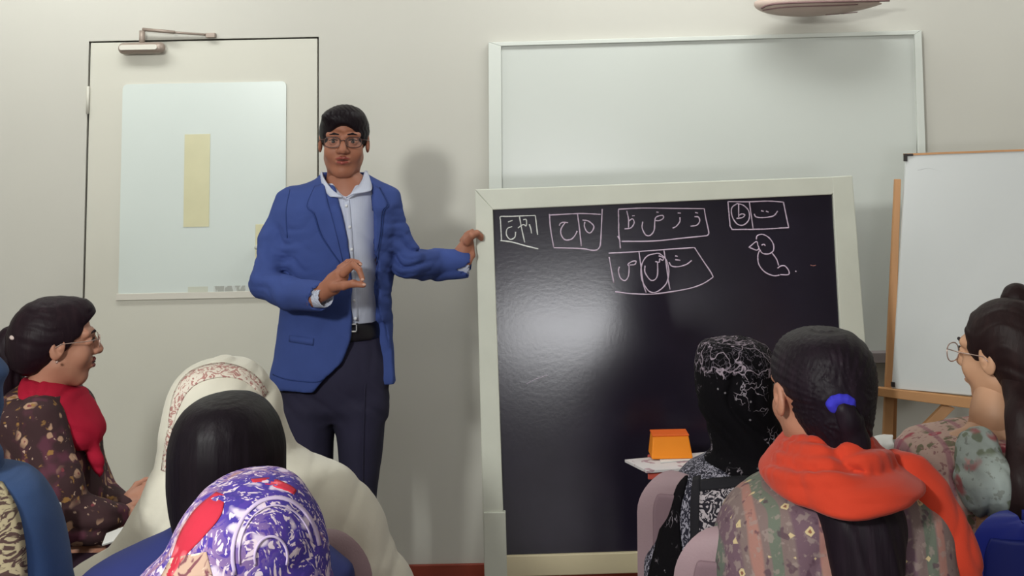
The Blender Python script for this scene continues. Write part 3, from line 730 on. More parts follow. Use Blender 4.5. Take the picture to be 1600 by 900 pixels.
# hands (fine) --- pinching right hand in front of the shirt
rh = Blob()
rh.pc([(488,466,3.57,14),(506,455,3.56,12.5)],.01)
rh.pc([(506,455,3.56,12.5),(519,446,3.55,14),(532,432,3.54,13)],.012,fy=1.2)
rh.pc([(520,436,3.56,10),(541,419,3.555,9)],.01)
rh.pc([(537,427,3.52,7),(552,414,3.50,5.2),(561,421,3.49,4.6),(566,435,3.485,4.2)],.004)         # index, bent to the thumb
rh.pc([(537,423,3.55,6.5),(552,409.5,3.54,4.8),(562,413,3.53,4)],.004)      # middle
rh.pc([(535,420,3.58,6),(549,408.5,3.58,4.4),(559,409.5,3.58,3.7)],.004)      # ring
rh.pc([(531,419,3.61,5.5),(543,409,3.61,4),(551,407.5,3.61,3.4)],.004)        # little
rh.pc([(522,448,3.53,8),(537,446,3.50,6.8),(552,443,3.485,5.6),(568,445.5,3.48,4.2)],.006)        # thumb
parts.append(rh.arrays(.0024))
# left hand over the frame stile
by = BP(748,380,.012).y
lh = Blob()
lh.pc([(702,411,by-.02,12),(716,405,by-.02,12)],.01)
lh.pc([(716,404,by-.02,12.5),(724,394,by-.02,12.5),(730,380,by-.02,10.5)],.012,fy=1.0)
for i, (dy, dpx, dpy) in enumerate(((-.038,0,1),(-.018,0,-1),(.004,-2,-2),(.024,-5,0))):
    if i < 2:
        lh.pc([(730+dpx,377+dpy,by-.02+dy*.6,6.5),(737+dpx,368+dpy,by-.018+dy,5.2),(745+dpx,365+dpy,by-.014+dy*.5,4.6),(752+dpx,371+dpy*2,by-.0125,3.8)],.004)
    else:
        lh.pc([(729+dpx,376+dpy,by-.02+dy,6),(735+dpx,367+dpy,by-.018+dy,4.8),(740+dpx,364+dpy,by+.0+dy,4.2)],.004)
lh.pc([(720,410,by-.05,7.5),(731,408,by-.045,6.4),(737,399,by-.03,5.4),(737,386,by-.02,4.4)],.005)
parts.append(lh.arrays(.0024))
co = Blob()      # rest of the figure under the clothes, one continuous coarse surface
co.loft([(268,518,560,TY,.05),(300,500,590,TY,.068),(340,470,600,TY+.01,.08),(420,470,595,TY+.01,.09),(520,466,592,TY+.01,.085),(600,448,594,TY+.01,.09),(650,445,598,TY+.01,.08)],.03)
co.pc([(450,318,TY,13),(426,380,TY-.03,12),(414,444,TY-.11,11),(455,462,3.65,11),(492,465,3.57,11)],.02)
co.pc([(606,316,TY,13),(622,370,TY+.02,12),(640,414,TY+.03,11),(690,414,by-.02,10),(706,410,by-.02,10)],.02)
co.pc([(480,640,TY+.01,24),(482,760,TY+.01,18),(490,990,TY+.03,14)],.03); co.pc([(564,640,TY+.01,24),(562,760,TY+.01,18),(562,990,TY+.03,14)],.03)
parts.append(co.arrays(.009))
V, F = joinv(parts); mobj('body', V, F, M['skin_m'], man)
face_details(man, TH, TYAW, TPI, TRO, hs)
glasses(man, TH, TYAW, TPI, TRO, hs, 'specs', .025, .0165, .1, .0016, z0=-.001)
# hair
hb = Blob().frame(TH, TYAW, TPI, TRO, hs)
hb.e((0,-.012,.036),(.082,.102,.085)); hb.e((0,.03,.076),(.062,.058,.033),.03)
hb.e((.03,.055,.078),(.04,.036,.022),.02)
hb.e((0,.13,-.022),(.068,.11,.083),.008,'-'); hb.e((0,.0,-.12),(.12,.14,.108),.01,'-')
hb.disp = crease(.0022, 210, (1,.35,.25), 1, .8)
hb.build('hair', M['hair_m'], man, .003)
# trousers
tr = Blob()
tr.loft([(600,446,534,TY+.01,.07),(640,441,527,TY+.01,.10),(680,444,522,TY+.01,.096),(720,450,520,TY+.01,.088),(780,461,519,TY+.01,.078),(860,466,519,TY+.02,.07),(1012,466,524,TY+.03,.065)],.01)
tr.loft([(600,512,600,TY+.01,.07),(640,520,603,TY+.01,.10),(680,526,600,TY+.01,.096),(720,530,596,TY+.01,.088),(780,536,588,TY+.01,.078),(860,534,588,TY+.02,.07),(1012,532,592,TY+.03,.065)],.008)
tr.loft([(508,474,593,TY,.085),(545,456,600,TY,.105),(592,438,606,TY+.005,.115),(630,440,604,TY+.01,.105),(652,446,600,TY+.01,.07)],.03)
tr.disp = crease(.004, 30, (1,.2,.25), 2)
tr.build('trousers', M['trouser'], man, .007)
strip('trouser_crease', tr, [(570,600),(567,700),(566,800)], [(571.5,600),(568.5,700),(567.5,800)], M['trouser'], man, .004, 20, 1, .002, 3.3)
for x in (492, 560):
    z0 = 0; q = P(x, 990, TY); sh = Blob()
    sh._cap((q.x,TY+.05,.045),(q.x+(-.02 if x<500 else .02),TY-.14,.032),.045,.036,.03,'+'); sh._cap((q.x,TY+.05,.08),(q.x,TY+.03,.12),.04,.038,.03,'+')
    sh.half((0,0,.004),(0,0,-1)); sh.build('shoe', M['shoe'], man, .005)
# belt
be = Blob(); be.loft([(500,476,592,TY,.104),(506,474,594,TY,.108),(524,470,597,TY,.108),(527,470,597,TY,.106)],.004)
bo = be.build('belt', M['belt'], man, .005)
bx = be.hit(549,512,3.3,.003); k = 1/S(bx)
bk = MB(); 
for (x0,z0,x1,z1) in ((-13,4,9,6.5),(-13,-7,9,-4.5),(-13,-7,-10.5,6.5),(7,-7,9,6.5)): bk.box((bx.x+x0*k,bx.y-.003,bx.z+z0*k),(bx.x+x1*k,bx.y+.012,bx.z+z1*k))
bk.build('buckle', M['buckle'], man, bevel=.0008)
# shirt
st = Blob()
st.loft([(284,512,568,TY,.055),(300,500,590,TY,.085),(350,492,592,TY,.110),(420,484,590,TY,.114),(480,480,590,TY,.108),(500,478,590,TY,.098),(503,480,590,TY,.094)],.01,n=2.3)
st._cap(P(538,262,TY-.04), P(541,313,TY-.092), 30/TS, 3/TS, .004, '-')
st.disp = crease(.003, 40, (.9,.1,.4), 4)
st.build('shirt', M['shirt'], man, .005)
strip('placket', st, [(537,312),(541,360),(545,420),(549,470),(551,502)], [(546,312),(550,360),(554,420),(558,470),(560,502)], M['shirt'], man, .003, 24, 2, .003, 3.3)
for x, y in ((541,322),(546,355),(549,390),(553,470),(555,498)):
    h = st.hit(x, y, 3.3, .006)
    if h is not None: mb = MB(); mb.tube([h, h+Vector((0,.004,0))], .0048, 10); mb.build('shirt_button', M['button'], man, smooth=True)
nk = Blob().frame(TH, TYAW, TPI, TRO, hs); nk.c([(0,-.022,-.06),(0,-.034,-.15),(0,-.042,-.2)],[.06,.064,.08],.03)
# collar: two pointed leaves around the neck
def leaf(name, A, B, m_, par, Ya, Yb, thick=.004, n=12):
    """sheet between two picture polylines, each point with its own depth"""
    a = spl(A, 5); b = spl(B, 5); cnt = min(len(a), len(b)); V = []
    for i in range(cnt):
        p = P(*a[i]); q = P(*b[i]); V += [p + (q-p)*t for t in (0,.33,.67,1)]
    F = [(i*4+j, i*4+j+1, (i+1)*4+j+1, (i+1)*4+j) for i in range(cnt-1) for j in range(3)]
    o = mobj(name, V, F, m_, par); s_ = o.modifiers.new('thickness', 'SOLIDIFY'); s_.thickness = thick; s_.offset = 0; return o
leaf('collar', [(503,268,TY+.02),(506,278,TY-.055),(519,296,TY-.10),(536,309,TY-.112)], [(501,272,TY+.03),(503,288,TY-.06),(514,306,TY-.105),(523,307,TY-.12)], M['shirt'], man, 0, 0)
leaf('collar', [(570,267,TY+.02),(565,282,TY-.05),(555,297,TY-.10),(541,309,TY-.112)], [(574,268,TY+.03),(581,292,TY-.06),(576,299,TY-.095),(552,302,TY-.12)], M['shirt'], man, 0, 0)
cb = Blob(); cb._cap(P(537,285,TY-.005), P(538,300,TY), 33/TS, 38/TS, .01, '+', .85); cb._cap(P(538,262,TY-.07), P(541,308,TY-.13), 30/TS, 8/TS, .006, '-'); cb._cap(P(537,255,TY), P(537,292,TY), 30/TS, 30/TS, .004, '-')
cb.half(P(537,275,TY), Vector((0,-.35,1))); cb.half(P(537,285,TY-.03), Vector((0,-1,0))); cb.build('collar_band', M['shirt'], man, .0035)
# jacket
jk = Blob()
jk.loft([(270,505,570,TY+.035,.035),(280,490,586,TY+.02,.07),(290,462,604,TY+.01,.09),(302,440,620,TY+.005,.105),(330,432,624,TY,.125),(380,436,618,TY,.135),(440,440,611,TY,.132),(500,437,612,TY,.13),(550,430,615,TY,.135),(585,424,617,TY,.137),(600,424,617,TY,.135)],.02,n=2.4)
jk.pc([(456,312,TY,21),(430,372,TY-.02,22),(416,440,TY-.10,24)],.028)
jk.pc([(416,442,TY-.10,24.5),(455,460,TY-.17,24),(497,463,3.575,23)],.014)
jk.pc([(602,314,TY,21),(616,362,TY+.01,20),(636,408,TY+.02,23)],.026)
jk.pc([(636,410,TY+.02,25),(682,414,by-.03,23),(723,413,by-.02,22.5)],.016)
# cuffs: cut clean, hollow
ca = P(503,462,3.57); cb_ = P(455,460,TY-.17); 
JD = cloth(.0042, 42, (.5,.3,.8), 3, 16)
FO = crease(.013, 62, (.2,0,1), 5, 1.0); JC = crease(.0035, 26, (.8,.2,-.5), 2)
p1 = np.array(P(420,420,TY-.08)); p2 = np.array(P(650,415,TY))
def jdisp(X):
    w1 = np.exp(-((X-p1)**2).sum(-1)/.012); w2 = np.exp(-((X-p2)**2).sum(-1)/.014)
    return JD(X)*.35 + JC(X) + FO(X)*(w1+w2)
jk.disp = jdisp
jk.pc([(500,462.5,3.565,19.5),(520,462.5,3.53,19.5)],.003,'-'); jk.pc([(722,413,by-.02,19),(742,412,by-.02,19)],.003,'-')
jk.half(P(503,462,3.56), (P(503,462,3.56)-P(470,461,3.6))) if False else None
# front opening
jk.loft([(262,507,573,3.6,.215),(285,509,574,3.6,.205),(300,514,574,3.6,.2),(350,528,577,3.6,.2),(410,539,580,3.6,.2),(500,541,585,3.6,.2),(550,535,598,3.6,.2),(575,526,606,3.6,.2),(590,512,611,3.6,.2),(599,500,613,3.6,.2),(625,480,616,3.6,.2)],.005,'-',n=10)
jk.loft([(500,535,590,3.7,.16),(560,500,605,3.8,.118),(640,440,607,3.83,.118)],.004,'-',n=2.2) if False else None
jk.pc([(537,255,TY-.01,33),(538,287,TY-.01,33)],.006,'-')
jo = jk.build('jacket', M['jacket'], man, .0055)
# lapels, pocket, flap, seams
strip('lapel', jk, [(507,286),(511,312),(520,345),(530,385),(537,415)], [(492,290),(480,322),(492,334),(505,370),(536,416)], M['jacket'], man, .005, 26, 6, .005, 3.2)
strip('lapel', jk, [(576,288),(579,315),(581,345),(583,380),(584,412)], [(592,292),(606,320),(598,330),(594,370),(585,414)], M['jacket'], man, .005, 26, 6, .005, 3.2)
strip('lapel_seam', jk, [(492,289),(480,321),(491,333),(504,370),(535,416)], [(491,291),(478.5,322),(489,335),(502,371),(534,417)], M['jacket_in'], man, .004, 26, 1, .002, 3.2)
strip('lapel_seam', jk, [(593,292),(606.5,320),(599,330),(595,370),(586,414)], [(594.5,292),(608,320),(600.5,331),(596.5,370),(587,415)], M['jacket_in'], man, .004, 26, 1, .002, 3.2)
strip('shoulder_seam', jk, [(452,296),(446,330),(448,372)], [(453.3,296),(447.3,330),(449.3,372)], M['jacket_in'], man, .001, 20, 1, .002, 3.2)
strip('jacket_hem', jk, [(426,584),(450,592),(490,596),(506,592)], [(426,586),(450,594),(490,598),(507,594)], M['jacket_in'], man, .001, 20, 1, .002, 3.2)
strip('pocket_flap', jk, [(452,524),(490,529)], [(451,534),(489,540)], M['jacket'], man, .004, 12, 2, .003, 3.2)
cf = Blob(); cf.pc([(494,463,3.575,17.5),(506,463,3.56,17.5)],.004); cf.pc([(498,463,3.57,15.5),(520,463,3.54,15.5)],.003,'-'); cf.build('shirt_cuff', M['shirt'], man, .003)
cf = Blob(); cf.pc([(716,413,by-.02,17.5),(728,413,by-.02,17.5)],.004); cf.pc([(722,413,by-.02,15.5),(740,413,by-.02,15.5)],.003,'-'); cf.build('shirt_cuff', M['shirt'], man, .003)
for x, y in ((444,486),(452,487),(460,488)):
    pass
# nails
for (x,y,Y) in ((566.5,437,3.478),(569,445,3.474),(563,413.5,3.523),(560,409.5,3.572)):
    n_ = Blob(); n_.pe((x,y,Y-.004),(3.1,.003,2.1),.001,rot=12); n_.build('fingernail', M['nail'], man, .0012)
# ------------------------------------------------------------------ seated figures
def HP(px, py, z):
    d = ray(px, py); return CAM + d*((z-CAM.z)/d.z)
def seated(par, loc, yaw, H, hyaw, hs, skin, zs, sw=.17, arms=True, ears=(1,1), hp=0, hr=0, low='trouser', face=True, wrists=None, kn=.38):
    """whole continuous body: fine head, coarse torso / limbs; trousers and shoes"""
    hd = Blob().frame(H, hyaw, hp, hr, hs); head_prims(hd, .92, ears, True); neck_prims(hd, .05, True)
    parts = [hd.arrays(.0032)]
    b = Blob().frame(loc, yaw); hl = Matrix.Rotation(-math.radians(yaw), 3, 'Z') @ (Vector(H)-Vector(loc))
    b.c([(0,0,.56),(0,.0,.75),(0,.01,zs-.06)],[.11,.095,.09],.04)
    b.c([(-sw+.04,0,zs-.05),(sw-.04,0,zs-.05)],.045,.04)
    b.c([(0,0,zs-.05),(hl.x,hl.y-.03,hl.z-.15)],[.06,.046],.03)
    w0 = wrists or ((-.10,.30,zs-.36),(.10,.30,zs-.36))
    for i, s in enumerate((-1,1)):
        b.c([(s*(sw-.01),0,zs-.05),(s*(sw+.02),.04,zs-.30),w0[i]],[.036,.032,.022],.015)
    for s in (-1,1):
        b.c([(s*.08,.0,.54),(s*.11,kn,.53),(s*.11,kn+.02,.10)],[.065,.05,.035],.02)
    parts.append(b.arrays(.009))
    hd2 = Blob(); Rz = Matrix.Rotation(math.radians(yaw), 3, 'Z')
    for i, s in enumerate((-1,1)):
        hand(hd2, Vector(loc)+Rz@Vector(w0[i]), Rz@Vector((-s*.5,.85,-.15)), (0,0,1), Rz@Vector((-s,0.2,0)), .5, .92)
    parts.append(hd2.arrays(.0036))
    V, F = joinv(parts); mobj('body', V, F, M[skin], par)
    if face: face_details(par, H, hyaw, hp, hr, hs, 'hair_l')
    t = Blob().frame(loc, yaw)
    t.c([(0,-.02,.57),(0,.05,.56)],.13,.03)
    for s in (-1,1): t.c([(s*.08,.0,.55),(s*.11,kn,.54),(s*.11,kn+.025,.09)],[.085,.07,.06],.03)
    t.disp = cloth(.003, 30, (.3,.3,.8), 3); t.build('trousers', M[low], par, .010)
    for s in (-1,1):
        sh = Blob().frame(loc, yaw); sh.c([(s*.11,kn,.04),(s*.115,kn+.13,.03)],[.038,.03],.02); sh.c([(s*.11,kn+.01,.05),(s*.11,kn+.01,.085)],.036,.02)
        sh.half((0,0,.004),(0,0,-1)); sh.build('shoe', M['shoe'], par, .006)
def base(px, Y): q = P(px, 600, Y); return Vector((q.x, Y, 0))
M['recess_shade'] = mat('chair_mauve_shade', (124,100,108), .85, vary=.05, vscale=8, bump=(300,.2,.002)); M['recess_shade_blue'] = mat('chair_blue_shade', (28,40,124), .5)  # darker chair colours that paint the shade inside the backrest's rim
def chair(label, x0, x1, ytop, Y, m_, group=None, seat_y=None, lean=.06, zbot=.62):
    a = P(x0, ytop, Y); b = P(x1, ytop, Y); xc = (a.x+b.x)/2; w_ = b.x-a.x; zt = a.z
    t = thing('chair', (xc, Y+.2, 0), label, 'chair', group)
    bl = Blob(); n = 12
    V = []; r = .075
    # curved back shell
    nx, nz = 22, 18; pts = []
    def prof(u, v):    # u -1..1, v 0..1 upward
        z = zbot + (zt-zbot)*v
        half = w_/2; top = zt - z
        if top < r: half = w_/2 - r + math.sqrt(max(0, r*r-(r-top)**2))
        x = u*half; return Vector((xc + x, Y + .10*(u*u)*.35 - lean*(v-.6) - .0, z))
    vv = [1-(1-j/nz)**1.8 for j in range(nz+1)]
    fr_ = [prof(2*i/nx-1, vv[j]) for j in range(nz+1) for i in range(nx+1)]
    F = [(j*(nx+1)+i, j*(nx+1)+i+1, (j+1)*(nx+1)+i+1, (j+1)*(nx+1)+i) for j in range(nz) for i in range(nx)]
    o = mobj('backrest', fr_, F, m_, t); s_ = o.modifiers.new('t', 'SOLIDIFY'); s_.thickness = .028; s_.offset = 0
    bv = o.modifiers.new('bevel', 'BEVEL'); bv.width = .011; bv.segments = 3; bv.angle_limit = math.radians(50)
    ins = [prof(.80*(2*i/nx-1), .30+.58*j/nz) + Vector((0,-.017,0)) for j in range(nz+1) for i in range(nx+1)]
    o = mobj('back_recess_shade', ins, F, M['recess_shade_blue'] if m_ == M['chairblue'] else M['recess_shade'], t); s_ = o.modifiers.new('t', 'SOLIDIFY'); s_.thickness = .012; s_.offset = 0  # inset shell in darker colour, standing in for recess shade
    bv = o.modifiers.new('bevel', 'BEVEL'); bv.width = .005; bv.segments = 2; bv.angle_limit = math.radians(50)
    sb = Blob(); sb._ell((xc, Y+.235, .445), (w_/2+.01, .235, .03), np.eye(3), .01, '+'); sb._cap((xc-w_*.3,Y+.1,.445),(xc+w_*.3,Y+.1,.445),.022,.022,.03,'+'); sb.build('seat', m_, t, .008)
    for sx in (-1,1):
        MB().tube([(xc+sx*w_*.36,Y+.03,.43),(xc+sx*w_*.40,Y+.02,.55),(xc+sx*w_*.38,Y+.005,zbot+.06)],.011,8).build('back_post', M['leg'], t, smooth=True)
        for dy in (.05,.40): MB().tube([(xc+sx*w_*.36,Y+dy,.44),(xc+sx*w_*.42,Y+dy+(-.03 if dy<.2 else .03),0)],.011,8).build('leg', M['leg'], t, smooth=True)
    return t
def person(px, Y, label): return thing('person', base(px, Y), label, 'person')

# ---------- woman in profile at left, red scarf
Yl = 3.3
pl = person(70, Yl, 'seated woman in profile at left, crimson scarf, dark floral dress, writing')
Hl = P(90, 535, Yl); sl = 1.0
seated(pl, base(70, Yl), -90, Hl, -64, sl, 'skin_w', .98, .115, ears=(0,1), wrists=((-.10,.20,.66),(.14,.22,.62)))
glasses(pl, Hl, -64, 0, 0, sl, 'specs_light', .024, .015, .104, .0013, z0=0)
h_ = Blob().frame(Hl, -64, 0, 0, sl)
h_.e((0,-.022,.030),(.086,.100,.090)); h_.e((0,-.07,-.01),(.07,.055,.07),.03); h_.e((0,.035,.07),(.06,.06,.045),.02)
h_.c([(0,.125,-.035),(0,.10,-.0)],[.075,.07],.01,'-'); h_.e((0,.075,-.045),(.12,.075,.075),.012,'-'); h_.e((.085,-.004,-.045),(.03,.028,.045),.01,'-')
h_.e((0,.13,.02),(.1,.055,.05),.01,'-')
h_.disp = cloth(.0012, 160, (.2,.3,1), 1); h_.build('hair', M['hair_l'], pl, .0035)
py_ = Blob(); py_.pc([(40,520,Yl,22),(18,525,Yl,13),(6,548,Yl,22),(2,600,Yl,30),(6,650,Yl,22),(10,690,Yl,10)],.03); py_.disp = cloth(.0025, 120, (1,.3,.1), 2); py_.build('ponytail', M['hair_l'], pl, .004)
ck = Blob(); ck.pe((23,527,Yl-.075),(7,.02,4.5),.01,rot=15); ck.build('hair_clip', M['clip'], pl, .002)
er = Blob(); er.pe((89,566,Yl-.083),(2.2,.004,2.2),.01); er.build('earring', M['specs_light'], pl, .001)
dr_ = Blob()
dr_.loft([(598,36,100,Yl,.06),(612,18,118,Yl,.15),(640,-2,136,Yl,.185),(680,-14,148,Yl,.19),(720,-18,152,Yl,.175),(760,-20,158,Yl,.17),(810,-16,160,Yl,.175),(870,-20,170,Yl,.19),(905,-25,175,Yl,.19)],.03,n=2.3)
dr_.pc([(58,662,Yl-.15,40),(88,760,Yl-.18,38),(112,812,Yl-.17,34)],.03); dr_.pc([(112,812,Yl-.17,33),(150,812,Yl-.15,30),(182,806,Yl-.10,19)],.03)
dr_.pc([(120,690,Yl+.14,32),(146,760,Yl+.14,28),(170,785,Yl+.1,24),(199,787,Yl+.04,15)],.03)
dr_.disp = crease(.009, 28, (.7,.2,.6), 6); dr_.build('dress', M['floral'], pl, .006)
for (X, dY, s_) in ((186, -.09, 1), (201, .04, .9)):
    hb2 = Blob(); W = P(X-6, 808 if s_ == 1 else 786, Yl+dY); hand(hb2, W, (.9,.15,-.05 if s_==1 else .45), (.2,-.6,.8), (.1,.6,.4), [.5,.6,.65,.7], .82*s_); V, F = hb2.arrays(.0028); mobj('hand', V, F, M['skin_w'], pl)
pn = P(200,798,Yl-.08); tag(MB().tube([pn, P(221,806,Yl-.07)], [.006,.003], 8).build('pen', M['pen'], None, smooth=True), 'dark pen held in the left woman\'s writing hand', 'pen')
rs_ = Blob()
rs_.loft([(588,42,86,Yl,.065),(602,38,106,Yl-.01,.10),(620,34,126,Yl-.01,.135),(640,60,142,Yl-.02,.12),(662,84,156,Yl-.03,.10),(680,104,160,Yl-.03,.09),(694,120,155,Yl-.03,.07)],.015,n=2.2)
rs_.pc([(140,685,Yl-.05,13),(150,715,Yl-.06,9),(156,742,Yl-.06,5)],.02)
rs_.disp = crease(.010, 44, (.75,.1,.65), 2); rs_.build('scarf', M['red'], pl, .005)
# desk, notebook
dk = thing('writing_desk', P(165,900,3.1)*1, 'dark writing tablet desk in front of the left woman', 'desk'); dk.location.z = 0
za = P(150,856,3.15).z
def bevbox(lo, hi, nm, m_, par, bv=.004): return MB().box(lo, hi).build(nm, m_, par, bevel=bv)
xa = P(88,856,3.15).x; xb = P(250,856,3.15).x
bevbox((xa,2.98,za-.025),(xb,3.12,za),'desk_top',M['desk'],dk,.006)
bevbox((xa,2.985,za-.075),(xb,3.11,za-.055),'under_shelf',M['desk'],dk,.006)
M['trimlight'] = mat('edge_trim_pale', (170,160,165), .4)
MB().tube([(xa,2.978,za-.047),((xa+xb)/2,2.974,za-.038),(xb,2.978,za-.045)],.004,6).build('edge_trim', M['trimlight'], dk, smooth=True)
for x in (xa+.03, xb-.03): MB().tube([(x,3.05,za-.02),(x,3.05,0)],.014,8).build('leg', M['leg'], dk, smooth=True)
nb = MB(); slab(nb, [P(159,851,3.0),P(238,826,3.0),P(236,806,3.06),P(166,833,3.06)], (0,-.6,.8), .006)
tag(nb.build('notebook', M['paper'], None, bevel=.001), 'white notebook under the left woman\'s writing hand', 'notebook')
# pale chair of that woman: post under her arm, seat behind the shawl
ch = thing('chair', base(60, Yl), 'white armed chair holding the woman in the crimson scarf', 'chair')
q0 = P(83,788,2.98); q1 = P(84,862,2.98)
MB().hexa([(q0.x-.012,2.96,.45),(q0.x+.02,2.96,.45),(q0.x+.014,2.96,q0.z),(q0.x-.014,2.96,q0.z)],[(q0.x-.012,3.0,.45),(q0.x+.02,3.0,.45),(q0.x+.014,3.0,q0.z),(q0.x-.014,3.0,q0.z)]).build('arm_post', M['paper'], ch, bevel=.004)
bx_ = base(60, Yl)
bevbox((bx_.x-.24,2.98,.42),(bx_.x+.24,3.62,.45),'seat',M['paper'],ch,.012)
bevbox((bx_.x-.27,3.08,.45),(bx_.x-.24,3.52,.80),'backrest',M['paper'],ch,.012)
for sx in (-.2,.2):
    for yy in (3.02,3.56): MB().tube([(bx_.x+sx,yy,.43),(bx_.x+sx*1.1,yy,0)],.014,8).build('leg', M['paper'], ch, smooth=True)

# ---------- corner person, blue shawl
Yc = 2.1
pc_ = person(-60, Yc, 'person at bottom left corner cut by the frame, blue shawl over beige print')
Hc = P(-72, 660, Yc); seated(pc_, base(-62, Yc), 0, Hc, 0, .86, 'skin_o', .88, .14, face=False, ears=(0,0))
b = Blob(); b.loft([(742,-120,-5,Yc,.10),(750,-150,34,Yc,.13),(775,-170,62,Yc,.15),(810,-180,80,Yc,.155),(855,-185,92,Yc,.16),(905,-190,102,Yc,.16),(1000,-200,112,Yc,.17)],.03,n=2.2)
b.disp = crease(.008, 24, (.93,.1,.3), 9, .8); b.build('shawl', M['blue_shawl'], pc_, .006)
strip('scarf_panel', b, [(-40,746),(-60,800),(-60,905)], [(4,752),(28,795),(40,850),(44,905)], M['beige_print'], pc_, .006, 18, 8, .006, 1.2)
b = Blob(); b.loft([(550,-98,-48,Yc,.06),(558,-118,-28,Yc,.09),(575,-135,-6,Yc,.11),(590,-143,4,Yc,.115),(612,-145,-6,Yc,.115),(680,-138,-14,Yc,.11),(730,-130,-12,Yc,.11),(752,-135,-4,Yc,.13)],.03)
b.disp = cloth(.003, 50, (.3,.2,.9), 4); b.build('head_scarf', M['blue_shawl'], pc_, .005)

# ---------- cream shawl woman
Yw = 2.6
pw = person(348, Yw, 'seated person seen from behind under a cream shawl with red embroidered edge')
Hw = P(347, 660, Yw); seated(pw, base(390, Yw), 0, Hw, 0, .86, 'skin_o', .92, .16, face=False, ears=(0,0))
b = Blob()
b.loft([(562,334,358,Yw,.03),(567,310,384,Yw,.075),(578,290,404,Yw,.1),(598,274,424,Yw,.115),(630,263,437,Yw,.122),(665,256,444,Yw,.125),(700,252,458,Yw+.01,.125),(718,246,490,Yw+.01,.13),(735,238,532,Yw+.01,.145),(760,226,560,Yw+.01,.155),(800,206,590,Yw+.01,.165),(850,172,616,Yw+.01,.175),(878,125,630,Yw,.18),(905,90,640,Yw,.185),(1000,60,668,Yw,.2)],.02,n=2.15)
fa = crease(.011, 17, (.85,.1,-.5), 3, 1.2); fb = crease(.003, 44, (.8,.2,-.6), 8)
b.disp = lambda X: fa(X)+fb(X)
b.build('shawl', M['white_scarf'], pw, .006)
strip('embroidered_edge', b, [(262,668),(265,640),(272,612),(287,588),(310,573),(345,566),(378,573),(402,589),(420,612)], [(268,670),(276,644),(288,618),(303,602),(324,592),(350,588),(376,592),(396,604),(412,622)], M['embroid'], pw, .003, 34, 5, .003, 1.8)
strip('embroidered_side', b, [(261,672),(256,700),(251,735)], [(272,668),(270,700),(266,740)], M['embroid'], pw, .003, 14, 3, .003, 1.8)
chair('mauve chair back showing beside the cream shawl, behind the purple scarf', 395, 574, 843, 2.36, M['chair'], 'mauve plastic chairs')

# ---------- black haired person
Yb = 2.1
pb = person(356, Yb, 'person from behind with long straight black hair and navy dress')
Hb = P(356, 722, Yb); seated(pb, base(345, Yb), 0, Hb, 0, .86, 'skin_o', .86, .15, face=False, ears=(0,0), kn=.24)
b = Blob(); b.loft([(617,338,368,Yb,.03),(623,312,398,Yb,.075),(640,288,421,Yb,.10),(668,272,437,Yb,.115),(705,265,445,Yb,.12),(745,264,445,Yb,.118),(785,267,438,Yb-.01,.11),(820,273,425,Yb-.02,.10),(850,280,410,Yb-.03,.085),(880,300,390,Yb-.04,.06)],.01)
HD = cloth(.0012, 230, (1,.25,.04), 1, 5); b.disp = HD; b.build('hair', M['hair_b'], pb, .0045)
b = Blob(); b.loft([(826,262,440,Yb+.02,.07),(842,232,475,Yb+.02,.11),(858,196,505,Yb+.02,.135),(880,150,532,Yb+.02,.15),(900,126,548,Yb+.02,.155),(1000,110,565,Yb+.02,.17)],.02,n=2.2); b.disp = cloth(.005, 30, (.6,.2,.6), 5)
b.build('dress', M['navy'], pb, .007)

# ---------- purple printed scarf, nearest
Yp = 1.65
pp = person(385, Yp, 'nearest person from behind, head wrapped in purple, white and red printed scarf')
Hp = P(388, 872, Yp); seated(pp, base(388, Yp), 0, Hp, 0, .86, 'skin_o', .86, .16, face=False, ears=(0,0), kn=.24)
b = Blob(); b.loft([(745,376,422,Yp,.025),(750,346,446,Yp,.07),(762,320,466,Yp,.095),(785,298,484,Yp,.11),(815,280,499,Yp,.12),(850,262,509,Yp,.122),(878,236,514,Yp,.125),(902,214,517,Yp,.13),(960,190,530,Yp,.14),(1010,150,570,Yp,.16),(1100,110,620,Yp,.17)],.02)
b.disp = crease(.005, 30, (.8,.2,-.5), 2); b.build('head_scarf', M['purple'], pp, .005)
strip('red_border', b, [(338,768),(308,792),(284,826),(268,868),(258,902)], [(352,774),(344,806),(318,838),(290,868),(268,902)], M['scarlet'], pp, .0012, 26, 8, .001, 1.0)
strip('red_border', b, [(392,748),(424,746.5),(452,757),(464,766)], [(398,758),(428,760),(448,766),(460,772)], M['scarlet'], pp, .0012, 18, 5, .001, 1.0)
strip('flower_panel', b, [(266,872),(250,902)], [(322,862),(332,902)], M['rose'], pp, .0012, 12, 10, .001, 1.0)
M['lilac'] = mat('scarf_lilac_line', (196,178,212), .85, vary=.1, vscale=30)
def arc(cx, cy, rx, ry, a0, a1, w_, nm):
    A = []; B = []
    for i in range(13):
        a = math.radians(a0+(a1-a0)*i/12); A.append((cx+rx*math.cos(a), cy-ry*math.sin(a))); B.append((cx+(rx-w_)*math.cos(a), cy-(ry-w_)*math.sin(a)))
    strip(nm, b, A, B, M['lilac'], pp, .001, 30, 2, .0008, 1.0)
arc(432,868,72,94,200,10,6,'motif_ring'); arc(432,868,60,80,190,15,2.5,'motif_ring'); arc(424,872,28,36,200,-20,4,'motif_ring')

